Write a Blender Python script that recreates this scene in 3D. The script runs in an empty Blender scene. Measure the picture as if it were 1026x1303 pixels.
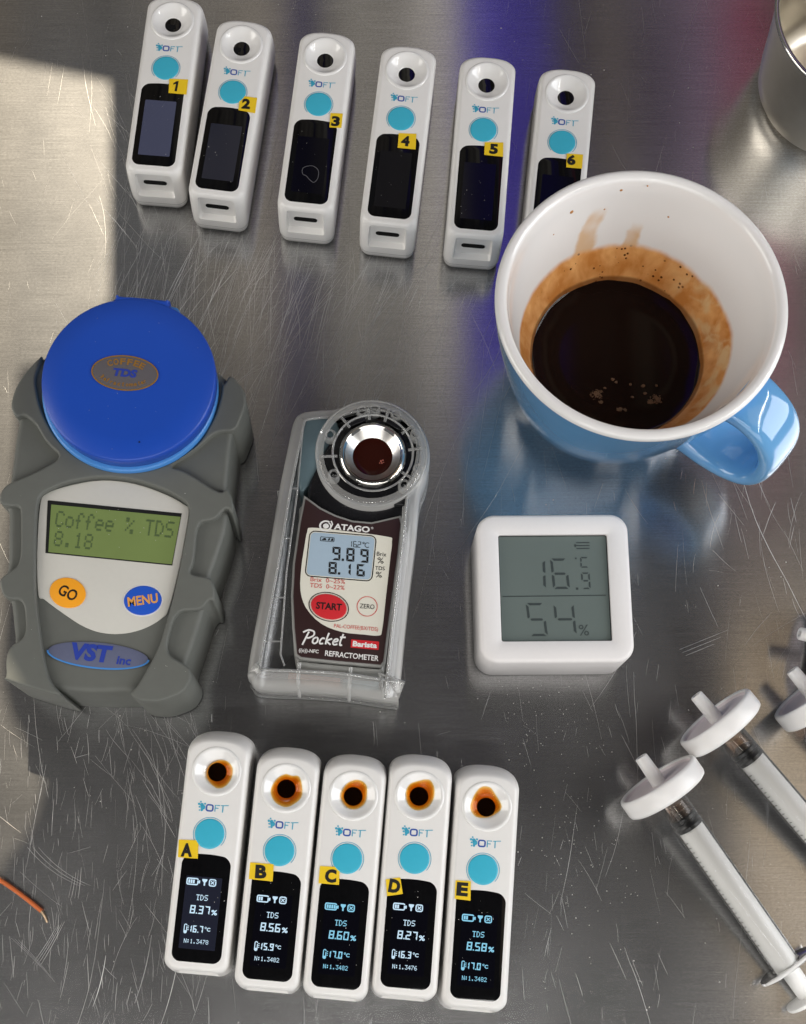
import bpy, bmesh, math, random
from mathutils import Vector, Matrix
from mathutils.geometry import delaunay_2d_cdt
from mathutils import noise as mnoise
rnd = random.Random(7)
K = 0.001                       # everything below is written in millimetres
SC = bpy.context.scene
COL = SC.collection
PI = math.pi

# ------------------------------------------------------------------ camera
cd = bpy.data.cameras.new('camera'); cam = bpy.data.objects.new('camera', cd); COL.objects.link(cam)
cd.sensor_fit = 'HORIZONTAL'; cd.sensor_width = 36.0
cd.lens = 1645.7 / 1026 * 36
cd.shift_x = (513 - 450) / 1026; cd.shift_y = (800 - 651.5) / 1026
cd.clip_start = 0.01; cd.clip_end = 50
cam.location = (0, 0, 473.65 * K); cam.rotation_euler = (math.radians(12.732), 0, 0)
SC.camera = cam
# ------------------------------------------------------------------ light
wd = bpy.data.worlds.new('World'); SC.world = wd; wd.use_nodes = True
bg = wd.node_tree.nodes['Background']; bg.inputs[0].default_value = (0.93, 0.96, 1.0, 1); bg.inputs[1].default_value = 0.13
SC.view_settings.view_transform = 'Standard'; SC.view_settings.look = 'None'
SC.view_settings.exposure = 0.0; SC.view_settings.gamma = 1
SC.render.engine = 'CYCLES'
SC.cycles.use_denoising = True
SC.cycles.max_bounces = 12; SC.cycles.transparent_max_bounces = 16; SC.cycles.transmission_bounces = 10
SC.cycles.caustics_reflective = False; SC.cycles.caustics_refractive = False
SC.cycles.sample_clamp_indirect = 6
def lamp(name, kind, loc, target, energy, color, size=None, size_y=None, angle=None):
    l = bpy.data.lights.new(name, kind); o = bpy.data.objects.new(name, l); COL.objects.link(o)
    o.location = [c * K for c in loc]
    o.rotation_euler = (Vector(target) - Vector(loc)).to_track_quat('-Z', 'Y').to_euler()
    l.energy = energy; l.color = color
    if size: l.shape = 'RECTANGLE'; l.size = size * K; l.size_y = (size_y or size) * K
    if angle is not None: l.angle = math.radians(angle)
    return o
SUN_E, SUN_AZ = math.radians(52), math.radians(92)      # elevation, compass angle from +x
SUN_D = Vector((math.cos(SUN_E) * math.cos(SUN_AZ), math.cos(SUN_E) * math.sin(SUN_AZ), math.sin(SUN_E)))
lamp('sun', 'SUN', SUN_D * 3000, (0, 0, 0), 5.0, (1.0, 0.87, 0.67), angle=0.5)
lamp('south_fill', 'AREA', (60, -900, 760), (10, 170, 0), 8.5, (1.0, 0.975, 0.95), 1500, 900)  # added fill lamps on three sides, all out of view
lamp('west_fill', 'AREA', (-1000, 60, 520), (0, 150, 120), 6.5, (1.0, 0.96, 0.9), 700, 700)
lamp('east_fill', 'AREA', (1000, 60, 520), (0, 150, 120), 8.2, (0.96, 0.975, 1.0), 700, 700)
lamp('strip_light', 'AREA', (-120, -315, 600), (-120, -315, 0), 1.2, (1, 0.99, 0.96), 700, 14)
s2 = lamp('strip_light', 'AREA', (560, 60, 596), (560, 60, 0), 1.2, (1, 0.99, 0.96), 700, 14)
s2.rotation_euler.z += math.radians(84)

# ------------------------------------------------------------------ materials
def lin(r, g, b):
    f = lambda c: c / 12.92 if c <= 0.04045 else ((c + 0.055) / 1.055) ** 2.4
    return (f(r / 255), f(g / 255), f(b / 255), 1)
MATS = {}
def mat(name, col, rough=0.5, metal=0.0, spec=0.5, coat=0.0, emit=None, estr=0.0, grain=0.0, gscale=600, bump=0.0, ior=None, sss=0.0):
    m = bpy.data.materials.new(name); m.use_nodes = True; nt = m.node_tree; b = nt.nodes['Principled BSDF']
    b.inputs['Base Color'].default_value = col; b.inputs['Roughness'].default_value = rough
    b.inputs['Metallic'].default_value = metal; b.inputs['Specular IOR Level'].default_value = spec
    b.inputs['Coat Weight'].default_value = coat; b.inputs['Coat Roughness'].default_value = 0.04
    if ior: b.inputs['IOR'].default_value = ior
    if sss:
        b.inputs['Subsurface Weight'].default_value = sss; b.inputs['Subsurface Radius'].default_value = (1, .9, .8)
        b.inputs['Subsurface Scale'].default_value = 0.004
    if emit:
        b.inputs['Emission Color'].default_value = emit; b.inputs['Emission Strength'].default_value = estr
    if grain or bump:
        tc = nt.nodes.new('ShaderNodeTexCoord'); nz = nt.nodes.new('ShaderNodeTexNoise')
        nz.inputs['Scale'].default_value = gscale; nz.inputs['Detail'].default_value = 5
        nt.links.new(tc.outputs['Object'], nz.inputs['Vector'])
        if grain:
            nz2 = nt.nodes.new('ShaderNodeTexNoise'); nz2.inputs['Scale'].default_value = gscale * 0.07; nz2.inputs['Detail'].default_value = 4
            nt.links.new(tc.outputs['Object'], nz2.inputs['Vector'])
            ad = nt.nodes.new('ShaderNodeMath'); ad.operation = 'ADD'
            nt.links.new(nz.outputs['Fac'], ad.inputs[0]); nt.links.new(nz2.outputs['Fac'], ad.inputs[1])
            mr = nt.nodes.new('ShaderNodeMapRange'); mr.inputs['From Min'].default_value = 0.6; mr.inputs['From Max'].default_value = 1.4
            mr.inputs['To Min'].default_value = 1 - grain; mr.inputs['To Max'].default_value = 1 + grain
            nt.links.new(ad.outputs[0], mr.inputs['Value'])
            mx = nt.nodes.new('ShaderNodeMix'); mx.data_type = 'RGBA'; mx.blend_type = 'MULTIPLY'; mx.inputs['Factor'].default_value = 1
            mx.inputs['A'].default_value = col; nt.links.new(mr.outputs[0], mx.inputs['B']); nt.links.new(mx.outputs['Result'], b.inputs['Base Color'])
            mr2 = nt.nodes.new('ShaderNodeMapRange'); mr2.inputs['From Min'].default_value = 0.3; mr2.inputs['From Max'].default_value = 0.7
            mr2.inputs['To Min'].default_value = rough * 0.8; mr2.inputs['To Max'].default_value = min(1, rough * 1.25)
            nt.links.new(nz2.outputs['Fac'], mr2.inputs['Value']); nt.links.new(mr2.outputs[0], b.inputs['Roughness'])
        if bump:
            bp = nt.nodes.new('ShaderNodeBump'); bp.inputs['Strength'].default_value = bump; bp.inputs['Distance'].default_value = 0.0002
            nt.links.new(nz.outputs['Fac'], bp.inputs['Height']); nt.links.new(bp.outputs['Normal'], b.inputs['Normal'])
    MATS[name] = m
    return m
def tinted(name, tint, gloss_rough=0.03, white=0.0, whitecol=(.85, .87, .88, 1), edge=0.0, ior=1.45):
    """clear or tinted thin material: transparent + fresnel gloss + a little milky scatter"""
    m = bpy.data.materials.new(name); m.use_nodes = True; nt = m.node_tree; nt.nodes.clear()
    N = nt.nodes.new; L = nt.links.new
    out = N('ShaderNodeOutputMaterial'); tr = N('ShaderNodeBsdfTransparent'); tr.inputs[0].default_value = tint
    gl = N('ShaderNodeBsdfGlossy'); gl.inputs['Roughness'].default_value = gloss_rough
    df = N('ShaderNodeBsdfDiffuse'); df.inputs[0].default_value = whitecol
    fr = N('ShaderNodeFresnel'); fr.inputs['IOR'].default_value = ior
    m1 = N('ShaderNodeMixShader'); m2 = N('ShaderNodeMixShader')
    lw = N('ShaderNodeLayerWeight'); lw.inputs['Blend'].default_value = 0.35
    ma = N('ShaderNodeMath'); ma.operation = 'MULTIPLY_ADD'; ma.inputs[1].default_value = edge; ma.inputs[2].default_value = white
    L(lw.outputs['Facing'], ma.inputs[0])
    L(ma.outputs[0], m1.inputs[0]); L(tr.outputs[0], m1.inputs[1]); L(df.outputs[0], m1.inputs[2])
    L(fr.outputs[0], m2.inputs[0]); L(m1.outputs[0], m2.inputs[1]); L(gl.outputs[0], m2.inputs[2])
    L(m2.outputs[0], out.inputs[0]); MATS[name] = m
    return m

def steel_table():
    m = bpy.data.materials.new('brushed_steel'); m.use_nodes = True; nt = m.node_tree; b = nt.nodes['Principled BSDF']
    N = nt.nodes.new; L = nt.links.new
    tc = N('ShaderNodeTexCoord')
    def nz(scale, vec, det=4, r=0.6):
        mp = N('ShaderNodeMapping'); mp.inputs['Scale'].default_value = vec; L(tc.outputs['Object'], mp.inputs['Vector'])
        n = N('ShaderNodeTexNoise'); n.inputs['Scale'].default_value = scale; n.inputs['Detail'].default_value = det; n.inputs['Roughness'].default_value = r
        L(mp.outputs[0], n.inputs['Vector']); return n.outputs['Fac']
    brush = nz(1, (45, 2600, 1), 6, 0.75)
    blot = nz(1, (11, 8, 1), 5, 0.6)
    speck = nz(1, (900, 1400, 1), 3, 0.7)
    def rng(v, a, c, t0, t1):
        r = N('ShaderNodeMapRange'); r.inputs['From Min'].default_value = a; r.inputs['From Max'].default_value = c
        r.inputs['To Min'].default_value = t0; r.inputs['To Max'].default_value = t1; L(v, r.inputs['Value']); return r.outputs[0]
    def mul(a, c):
        x = N('ShaderNodeMath'); x.operation = 'MULTIPLY'; L(a, x.inputs[0]); L(c, x.inputs[1]); return x.outputs[0]
    v = mul(mul(rng(brush, .3, .7, .74, 1.18), rng(blot, .3, .7, .90, 1.07)), rng(speck, .3, .7, .82, 1.16))
    mx = N('ShaderNodeMix'); mx.data_type = 'RGBA'; mx.blend_type = 'MULTIPLY'; mx.inputs['Factor'].default_value = 1
    mx.inputs['A'].default_value = (.60, .595, .59, 1); L(v, mx.inputs['B'])
    L(mx.outputs['Result'], b.inputs['Base Color'])
    b.inputs['Metallic'].default_value = 1
    L(rng(blot, .3, .7, .15, .205), b.inputs['Roughness'])
    b.inputs['Anisotropic'].default_value = 0.9
    cx = N('ShaderNodeCombineXYZ'); cx.inputs[1].default_value = 1; L(cx.outputs[0], b.inputs['Tangent'])
    bp = N('ShaderNodeBump'); bp.inputs['Strength'].default_value = 0.12; bp.inputs['Distance'].default_value = 0.00004
    L(brush, bp.inputs['Height']); L(bp.outputs['Normal'], b.inputs['Normal'])
    # worn top: a second, much broader lobe from the fine scratching
    w = N('ShaderNodeBsdfPrincipled'); w.inputs['Metallic'].default_value = 1; w.inputs['Roughness'].default_value = .48; w.inputs['Anisotropic'].default_value = .15
    L(mx.outputs['Result'], w.inputs['Base Color']); L(cx.outputs[0], w.inputs['Tangent']); L(bp.outputs['Normal'], w.inputs['Normal'])
    ms = N('ShaderNodeMixShader'); L(rng(blot, .3, .7, .115, .20), ms.inputs[0]); L(b.outputs[0], ms.inputs[1]); L(w.outputs[0], ms.inputs[2])
    L(ms.outputs[0], nt.nodes['Material Output'].inputs[0])
    return m

WHITE = mat('white_shell_plastic', (.80, .785, .76, 1), .32, grain=.02, gscale=300)
WELL = mat('white_glossy_well', (.82, .81, .79, 1), .12, coat=.5)
BLACKGL = mat('black_screen_glass', (.004, .004, .0045, 1), .06, spec=.22, grain=.3, gscale=500)
LENS = mat('black_lens_glass', (.004, .004, .004, 1), .03, spec=.5)
TEAL = mat('teal_button', lin(62, 178, 205), .38, grain=.03)
TEALP = mat('teal_print', lin(60, 165, 195), .5)
BLUEP = mat('navy_print', lin(40, 80, 165), .5)
YEL = mat('yellow_sticker', lin(238, 200, 30), .45, grain=.05, gscale=200)
INK = mat('black_ink', (.006, .006, .006, 1), .5)
DARK = mat('dark_socket', (.004, .004, .004, 1), .6, spec=.08)
OLED = mat('oled_digits', (.02, .02, .02, 1), .5, emit=lin(205, 235, 255), estr=.95)
OLEDC = mat('oled_digits_cyan', (.02, .02, .02, 1), .5, emit=lin(140, 215, 245), estr=.9)
DISP0 = mat('display_dark', (.003, .003, .0055, 1), .08, spec=.25)
DISPB = mat('display_navy', (.016, .018, .032, 1), .10, spec=.5)
DISPG = mat('display_painted_reflection', lin(72, 76, 100), .25, spec=.5, grain=.08, gscale=60)  # pale reflection on the switched-off display put into its base colour
COFFEEF = tinted('coffee_film', (.945, .75, .39, 1), .02, ior=1.33)
COFFEE = mat('black_coffee', (.012, .006, .0042, 1), .045, spec=.5, ior=1.34)
RUBBER = mat('grey_rubber', lin(99, 101, 96), .6, grain=.06, gscale=260, bump=.12)
BLUELID = mat('royal_blue_plastic', lin(28, 76, 182), .36, grain=.03, gscale=120)
SKYBLUE = mat('sky_blue_plastic', lin(76, 142, 214), .3)
FACE = mat('pale_faceplate', lin(208, 206, 198), .42, grain=.02)
LCDG = mat('green_lcd', lin(122, 140, 84), .2, grain=.08, gscale=70)
LCDGT = mat('green_lcd_text', lin(84, 102, 64), .4)
ORANGE = mat('orange_button', lin(250, 168, 40), .4)
NAVYB = mat('royal_blue_button', lin(35, 88, 200), .4)
WPRINT = mat('white_print', (.78, .77, .75, 1), .5)
OPRINT = mat('orange_print', lin(225, 160, 80), .5)
GPRINT = mat('gold_print', lin(176, 128, 58), .35, metal=.4)
BADGE = mat('grey_badge', lin(98, 94, 98), .35)
PBLUE = mat('blue_lettering', lin(38, 62, 160), .5)
SBADGE = mat('slate_badge', lin(98, 103, 128), .4, grain=.04)
BROWN = mat('dark_brown_panel', lin(52, 34, 34), .33, grain=.06, gscale=150)
CREAM = mat('cream_label', lin(222, 219, 205), .45)
RED = mat('red_button', lin(205, 42, 50), .4)
REDP = mat('red_print', lin(205, 70, 65), .5)
LCDB = mat('blue_grey_lcd', lin(166, 186, 202), .22, grain=.03, gscale=80)
LCDN = mat('grey_lcd', lin(104, 114, 111), .16, grain=.04, gscale=60)
LCDNT = mat('grey_lcd_segments', lin(58, 66, 66), .4)
SEAM = mat('seam_grey', lin(150, 150, 146), .35)
CHROME = mat('polished_steel', (.72, .70, .66, 1), .1, metal=1)
CUPST = mat('satin_steel', (.86, .81, .72, 1), .34, metal=1, grain=.04, gscale=200)
BODYB = mat('charcoal_plastic', (.014, .014, .016, 1), .22, grain=.2, gscale=90)
BODYT = mat('blue_grey_plastic', lin(112, 134, 142), .35, grain=.05)
COPPER = mat('copper_tone', lin(150, 98, 64), .35, metal=.3, grain=.15, gscale=120)
CLEAR = tinted('clear_case_plastic', (.95, .955, .955, 1), .05, white=.19, edge=.75, whitecol=(.9, .89, .86, 1))
CLEAR2 = tinted('clear_moulded_rib', (.94, .95, .95, 1), .04, white=.20, edge=.55, whitecol=(.9, .9, .88, 1))
BLUECUP = mat('blue_glaze', lin(104, 163, 213), .09, coat=.6, grain=.03, gscale=40)
PORC = mat('white_filter_plastic', (.80, .785, .77, 1), .3, sss=.25)
LILAC = mat('lilac_shaded_recess', (.70, .625, .64, 1), .4)  # pinkish shading of the filter recess put into its colour
PLUNGER = mat('frosted_white_plunger', (.88, .875, .85, 1), .5)
RUBK = mat('black_rubber_seal', (.010, .010, .011, 1), .35)
BARREL = tinted('clear_barrel', (.975, .975, .97, 1), .04, white=.0, edge=.3, ior=1.28, whitecol=(.9, .9, .88, 1))
FLANGE = tinted('cloudy_flange', (.95, .95, .95, 1), .06, white=.72, edge=.25, ior=1.3, whitecol=(.93, .92, .9, 1))
RESID = tinted('coffee_residue', (.80, .68, .60, 1), .1, white=.12, whitecol=(.35, .24, .18, 1))
WIREO = mat('orange_insulation', lin(204, 108, 58), .4, grain=.1, gscale=300)
STEEL = steel_table()
SCR = mat('scratched_metal', (.70, .69, .68, 1), .46, metal=1)
DUST = mat('pale_dust', (.62, .60, .57, 1), .8)

# ------------------------------------------------------------------ mesh helper
class MB:
    def __init__(s): s.v = []; s.f = []
    def tri(s, vs, fs):
        n = len(s.v); s.v += [tuple(p) for p in vs]; s.f += [tuple(i + n for i in f) for f in fs]; return s
    def rings(s, rings, close=True, cap0=False, cap1=False):
        n = len(s.v); m = len(rings[0])
        for r in rings: s.v += [tuple(p) for p in r]
        for i in range(len(rings) - 1):
            for j in range(m if close else m - 1):
                k = (j + 1) % m
                s.f.append((n + i * m + j, n + i * m + k, n + (i + 1) * m + k, n + (i + 1) * m + j))
        if cap0: s.f.append(tuple(n + j for j in range(m))[::-1])
        if cap1: s.f.append(tuple(n + (len(rings) - 1) * m + j for j in range(m)))
        return s
    def lathe(s, prof, c=(0, 0, 0), seg=64, axis='z', cap0=False, cap1=False):
        R = []
        for r, h in prof:
            ring = []
            for j in range(seg):
                a = 2 * PI * j / seg; x, y = r * math.cos(a), r * math.sin(a)
                if axis == 'z': p = (c[0] + x, c[1] + y, c[2] + h)
                else: p = (c[0] + y, c[1] + h, c[2] + x)      # axis y
                ring.append(p)
            R.append(ring)
        return s.rings(R, True, cap0, cap1)
    def prism(s, poly, z0, z1, bev=0.0, steps=3):
        if area(poly) < 0: poly = poly[::-1]
        R = [[(x, y, z0) for x, y in poly], [(x, y, z1 - bev) for x, y in poly]]
        if bev:
            for k in range(1, steps + 1):
                t = k / steps * PI / 2; d = bev * (1 - math.cos(t)); q = inset(poly, d)
                R.append([(x, y, z1 - bev + bev * math.sin(t)) for x, y in q])
        return s.rings(R, True, True, True)
    def flat(s, poly, z):
        if area(poly) < 0: poly = poly[::-1]
        n = len(s.v); s.v += [(x, y, z) for x, y in poly]; s.f.append(tuple(range(n, n + len(poly)))); return s
    def band(s, a, b, z):
        return s.rings([[(x, y, z) for x, y in a], [(x, y, z) for x, y in b]])
    def tube(s, path, r, seg=10, caps=True):
        path = [Vector(p) for p in path]; R = []
        up = None
        for i, p in enumerate(path):
            t = (path[min(i + 1, len(path) - 1)] - path[max(i - 1, 0)]).normalized()
            if up is None: up = t.orthogonal().normalized()
            up = (up - t * up.dot(t)).normalized(); sd = t.cross(up)
            rr = r[i] if isinstance(r, (list, tuple)) else r
            R.append([p + up * math.cos(2 * PI * j / seg) * rr + sd * math.sin(2 * PI * j / seg) * rr for j in range(seg)])
        return s.rings(R, True, caps, caps)
    def xform(s, M):
        s.v = [tuple(M @ Vector(p)) for p in s.v]; return s
    def build(s, name, material, parent=None, smooth=True, ang=35, flip=False):
        me = bpy.data.meshes.new(name); me.from_pydata([(x * K, y * K, z * K) for x, y, z in s.v], [], s.f)
        bm = bmesh.new(); bm.from_mesh(me)
        bmesh.ops.remove_doubles(bm, verts=bm.verts, dist=2e-6)
        if all(len(e.link_faces) == 2 for e in bm.edges): bmesh.ops.recalc_face_normals(bm, faces=bm.faces)
        if smooth: smooth_bm(bm, ang)
        bm.to_mesh(me); bm.free(); me.materials.append(material)
        return link(name, me, parent)
def smooth_bm(bm, ang=35):
    bm.normal_update()
    for f in bm.faces: f.smooth = True
    for e in bm.edges:
        e.smooth = not (len(e.link_faces) == 2 and e.calc_face_angle(0) > math.radians(ang))
def recalc(o):
    bm = bmesh.new(); bm.from_mesh(o.data); bmesh.ops.recalc_face_normals(bm, faces=bm.faces); bm.to_mesh(o.data); bm.free(); return o
def link(name, me, parent=None):
    o = bpy.data.objects.new(name, me); COL.objects.link(o)
    if parent: o.parent = parent
    return o
def area(p): return sum(p[i][0] * p[(i + 1) % len(p)][1] - p[(i + 1) % len(p)][0] * p[i][1] for i in range(len(p))) / 2
def inset(p, d):
    n = len(p); out = []
    for i in range(n):
        a, b, c = Vector(p[i - 1]), Vector(p[i]), Vector(p[(i + 1) % n])
        e1 = (b - a).normalized() if (b - a).length > 1e-9 else Vector((1, 0)); e2 = (c - b).normalized() if (c - b).length > 1e-9 else e1
        n1 = Vector((-e1.y, e1.x)); n2 = Vector((-e2.y, e2.x)); m = n1 + n2
        m = m.normalized() if m.length > 1e-6 else n1
        k = d / max(.45, m.dot(n1)); out.append((b.x + m.x * k, b.y + m.y * k))
    return out
def rrect(x0, y0, x1, y1, r, seg=6, arch=0.0):
    out = []
    for cx, cy, a0 in ((x1 - r, y1 - r, 0), (x0 + r, y1 - r, 90), (x0 + r, y0 + r, 180), (x1 - r, y0 + r, 270)):
        for k in range(seg + 1):
            a = math.radians(a0 + 90 * k / seg); out.append((cx + r * math.cos(a), cy + r * math.sin(a)))
    if arch:
        top = [(x1 - r + (x0 + 2 * r - x1) * t / 8, y1) for t in range(1, 8)]
        out = out[:seg + 1] + top + out[seg + 1:]
        h = (x1 - x0) / 2; mx = (x0 + x1) / 2
        out = [(x, y + (arch * (1 - ((x - mx) / h) ** 2) if y > y1 - r * 1.01 else 0)) for x, y in out]
    return out
def ell(cx, cy, a, b, rot=0, seg=48):
    c, s = math.cos(rot), math.sin(rot)
    return [(cx + a * math.cos(t) * c - b * math.sin(t) * s, cy + a * math.cos(t) * s + b * math.sin(t) * c) for t in (2 * PI * k / seg for k in range(seg))]
def spline(p, n=4, closed=True):
    out = []; N = len(p)
    for i in range(N if closed else N - 1):
        g = lambda k: Vector(p[k % N]) if closed else Vector(p[max(0, min(N - 1, k))])
        p0, p1, p2, p3 = g(i - 1), g(i), g(i + 1), g(i + 2)
        for k in range(n):
            t = k / n
            out.append(tuple(.5 * ((2 * p1) + (p2 - p0) * t + (2 * p0 - 5 * p1 + 4 * p2 - p3) * t * t + (3 * p1 - p0 - 3 * p2 + p3) * t ** 3)))
    if not closed: out.append(tuple(p[-1]))
    return out
def stroke(path, w, z, M):
    """flat line of width w along a polyline"""
    p = [Vector(q) for q in path]; L = []; R = []
    for i, q in enumerate(p):
        t = (p[min(i + 1, len(p) - 1)] - p[max(i - 1, 0)]).normalized(); n = Vector((-t.y, t.x)) * w / 2
        L.append((q.x + n.x, q.y + n.y, z)); R.append((q.x - n.x, q.y - n.y, z))
    M.rings([R, L], close=False); return M
# ---- lettering
_tc = {}
def glyphs(s, bold=0.0, shear=0.0):
    k = (s, bold, shear)
    if k not in _tc:
        c = bpy.data.curves.new('lettering', 'FONT'); c.body = s; c.size = 1; c.offset = bold; c.shear = shear; c.resolution_u = 3; c.fill_mode = 'FRONT'
        o = bpy.data.objects.new('lettering', c); COL.objects.link(o)
        bpy.context.view_layer.update()
        me = bpy.data.meshes.new_from_object(o.evaluated_get(bpy.context.evaluated_depsgraph_get()))
        v = [tuple(q.co)[:2] for q in me.vertices]; f = [tuple(q.vertices) for q in me.polygons]
        bpy.data.objects.remove(o); bpy.data.curves.remove(c); bpy.data.meshes.remove(me)
        _tc[k] = (v, f)
    return _tc[k]
def text(M, s, cx, cy, z, h, w=None, rot=0.0, bold=0.0, shear=0.0):
    """text fitted in a box h high (and w wide) centred on cx, cy"""
    v, f = glyphs(s, bold, shear)
    x0 = min(p[0] for p in v); x1 = max(p[0] for p in v); y0 = min(p[1] for p in v); y1 = max(p[1] for p in v)
    sy = h / (y1 - y0); sx = w / (x1 - x0) if w else sy
    c, sn = math.cos(rot), math.sin(rot); P = []
    for x, y in v:
        X, Y = (x - (x0 + x1) / 2) * sx, (y - (y0 + y1) / 2) * sy
        P.append((cx + X * c - Y * sn, cy + X * sn + Y * c, z))
    return M.tri(P, f)
FONT57 = {'0': '0E11131519110E', '1': '040C040404040E', '2': '0E11010204081F', '3': '1F02040201110E', '4': '02060A121F0202', '5': '1F101E0101110E', '6': '0608101E11110E', '7': '1F010204080808', '8': '0E11110E11110E', '9': '0E11110F01020C', '.': '00000000000C0C', ':': '000C0C000C0C00', '%': '18190204081303', 'N': '11191915131311', 'C': '0E11101010110E', 'T': '1F040404040404', 'D': '1C12111111121C', 'S': '0F10100E01011E', 'o': '00000E1111110E', 'f': '0609081C080808', 'e': '00000E111F100E', ' ': '00000000000000'}
def pixtext(M, s, x, y, z, px, py, fill=.86, w=6, serif=False):
    """dot-matrix text, x y = top left, px py = pixel pitch"""
    for n, ch in enumerate(s):
        hx = FONT57[ch]
        for r in range(7):
            row = int(hx[2 * r:2 * r + 2], 16)
            for c in range(5):
                if row >> (4 - c) & 1:
                    X, Y = x + (n * w + c) * px, y - r * py; a, b = px * fill, py * fill
                    k = len(M.v); M.v += [(X, Y, z), (X, Y - b, z), (X + a, Y - b, z), (X + a, Y, z)]; M.f.append((k, k + 1, k + 2, k + 3))
    return M
SEG7 = {'0': 'abcdef', '1': 'bc', '2': 'abged', '3': 'abgcd', '4': 'fgbc', '5': 'afgcd', '6': 'afgedc', '7': 'abc', '8': 'abcdefg', '9': 'abcdfg', 'C': 'afed', 'P': 'abfge'}
def seg7(M, ch, x, y, z, w, h, t, lean=0.0, gap=.12):
    """seven-segment digit, x y = lower left"""
    m = h / 2; g = t * gap
    S = {'a': [(g, h), (w - g, h), (w - t - g, h - t), (t + g, h - t)], 'd': [(g, 0), (t + g, t), (w - t - g, t), (w - g, 0)],
         'g': [(g + t * .5, m), (t + g, m + t / 2), (w - t - g, m + t / 2), (w - g - t * .5, m), (w - t - g, m - t / 2), (t + g, m - t / 2)],
         'f': [(0, h - g), (t, h - t - g), (t, m + t / 2 + g), (t * .4, m + g), (0, m + g)], 'b': [(w, h - g), (w, m + g), (w - t * .4, m + g), (w - t, m + t / 2 + g), (w - t, h - t - g)],
         'e': [(0, g), (0, m - g), (t * .4, m - g), (t, m - t / 2 - g), (t, t + g)], 'c': [(w, g), (w - t, t + g), (w - t, m - t / 2 - g), (w - t * .4, m - g), (w, m - g)]}
    for q in SEG7[ch]:
        M.flat([(x + a + lean * b, y + b) for a, b in S[q]], z)
    return M
def dot(M, x, y, z, s): return M.flat([(x, y), (x + s, y), (x + s, y + s), (x, y + s)], z)
# ---- scene tree
def thing(name, label, cat, loc=(0, 0, 0), rz=0.0, group=None):
    o = bpy.data.objects.new(name, None); COL.objects.link(o); o.empty_display_size = .01
    o.location = [c * K for c in loc]; o.rotation_euler = (0, 0, rz)
    o['label'] = label; o['category'] = cat
    if group: o['group'] = group
    return o
def tag(o, label, cat, group=None):
    o['label'] = label; o['category'] = cat
    if group: o['group'] = group
    return o
def boolean(o, cutters):
    for c in cutters:
        md = o.modifiers.new('cut', 'BOOLEAN'); md.object = c; md.operation = 'DIFFERENCE'; md.solver = 'EXACT'
    bpy.context.view_layer.update()
    me = bpy.data.meshes.new_from_object(o.evaluated_get(bpy.context.evaluated_depsgraph_get()))
    o.modifiers.clear(); o.data = me
    for c in cutters: bpy.data.objects.remove(c)
    bm = bmesh.new(); bm.from_mesh(me); bmesh.ops.remove_doubles(bm, verts=bm.verts, dist=2e-6); smooth_bm(bm, 32); bm.to_mesh(me); bm.free()
    return o

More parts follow.
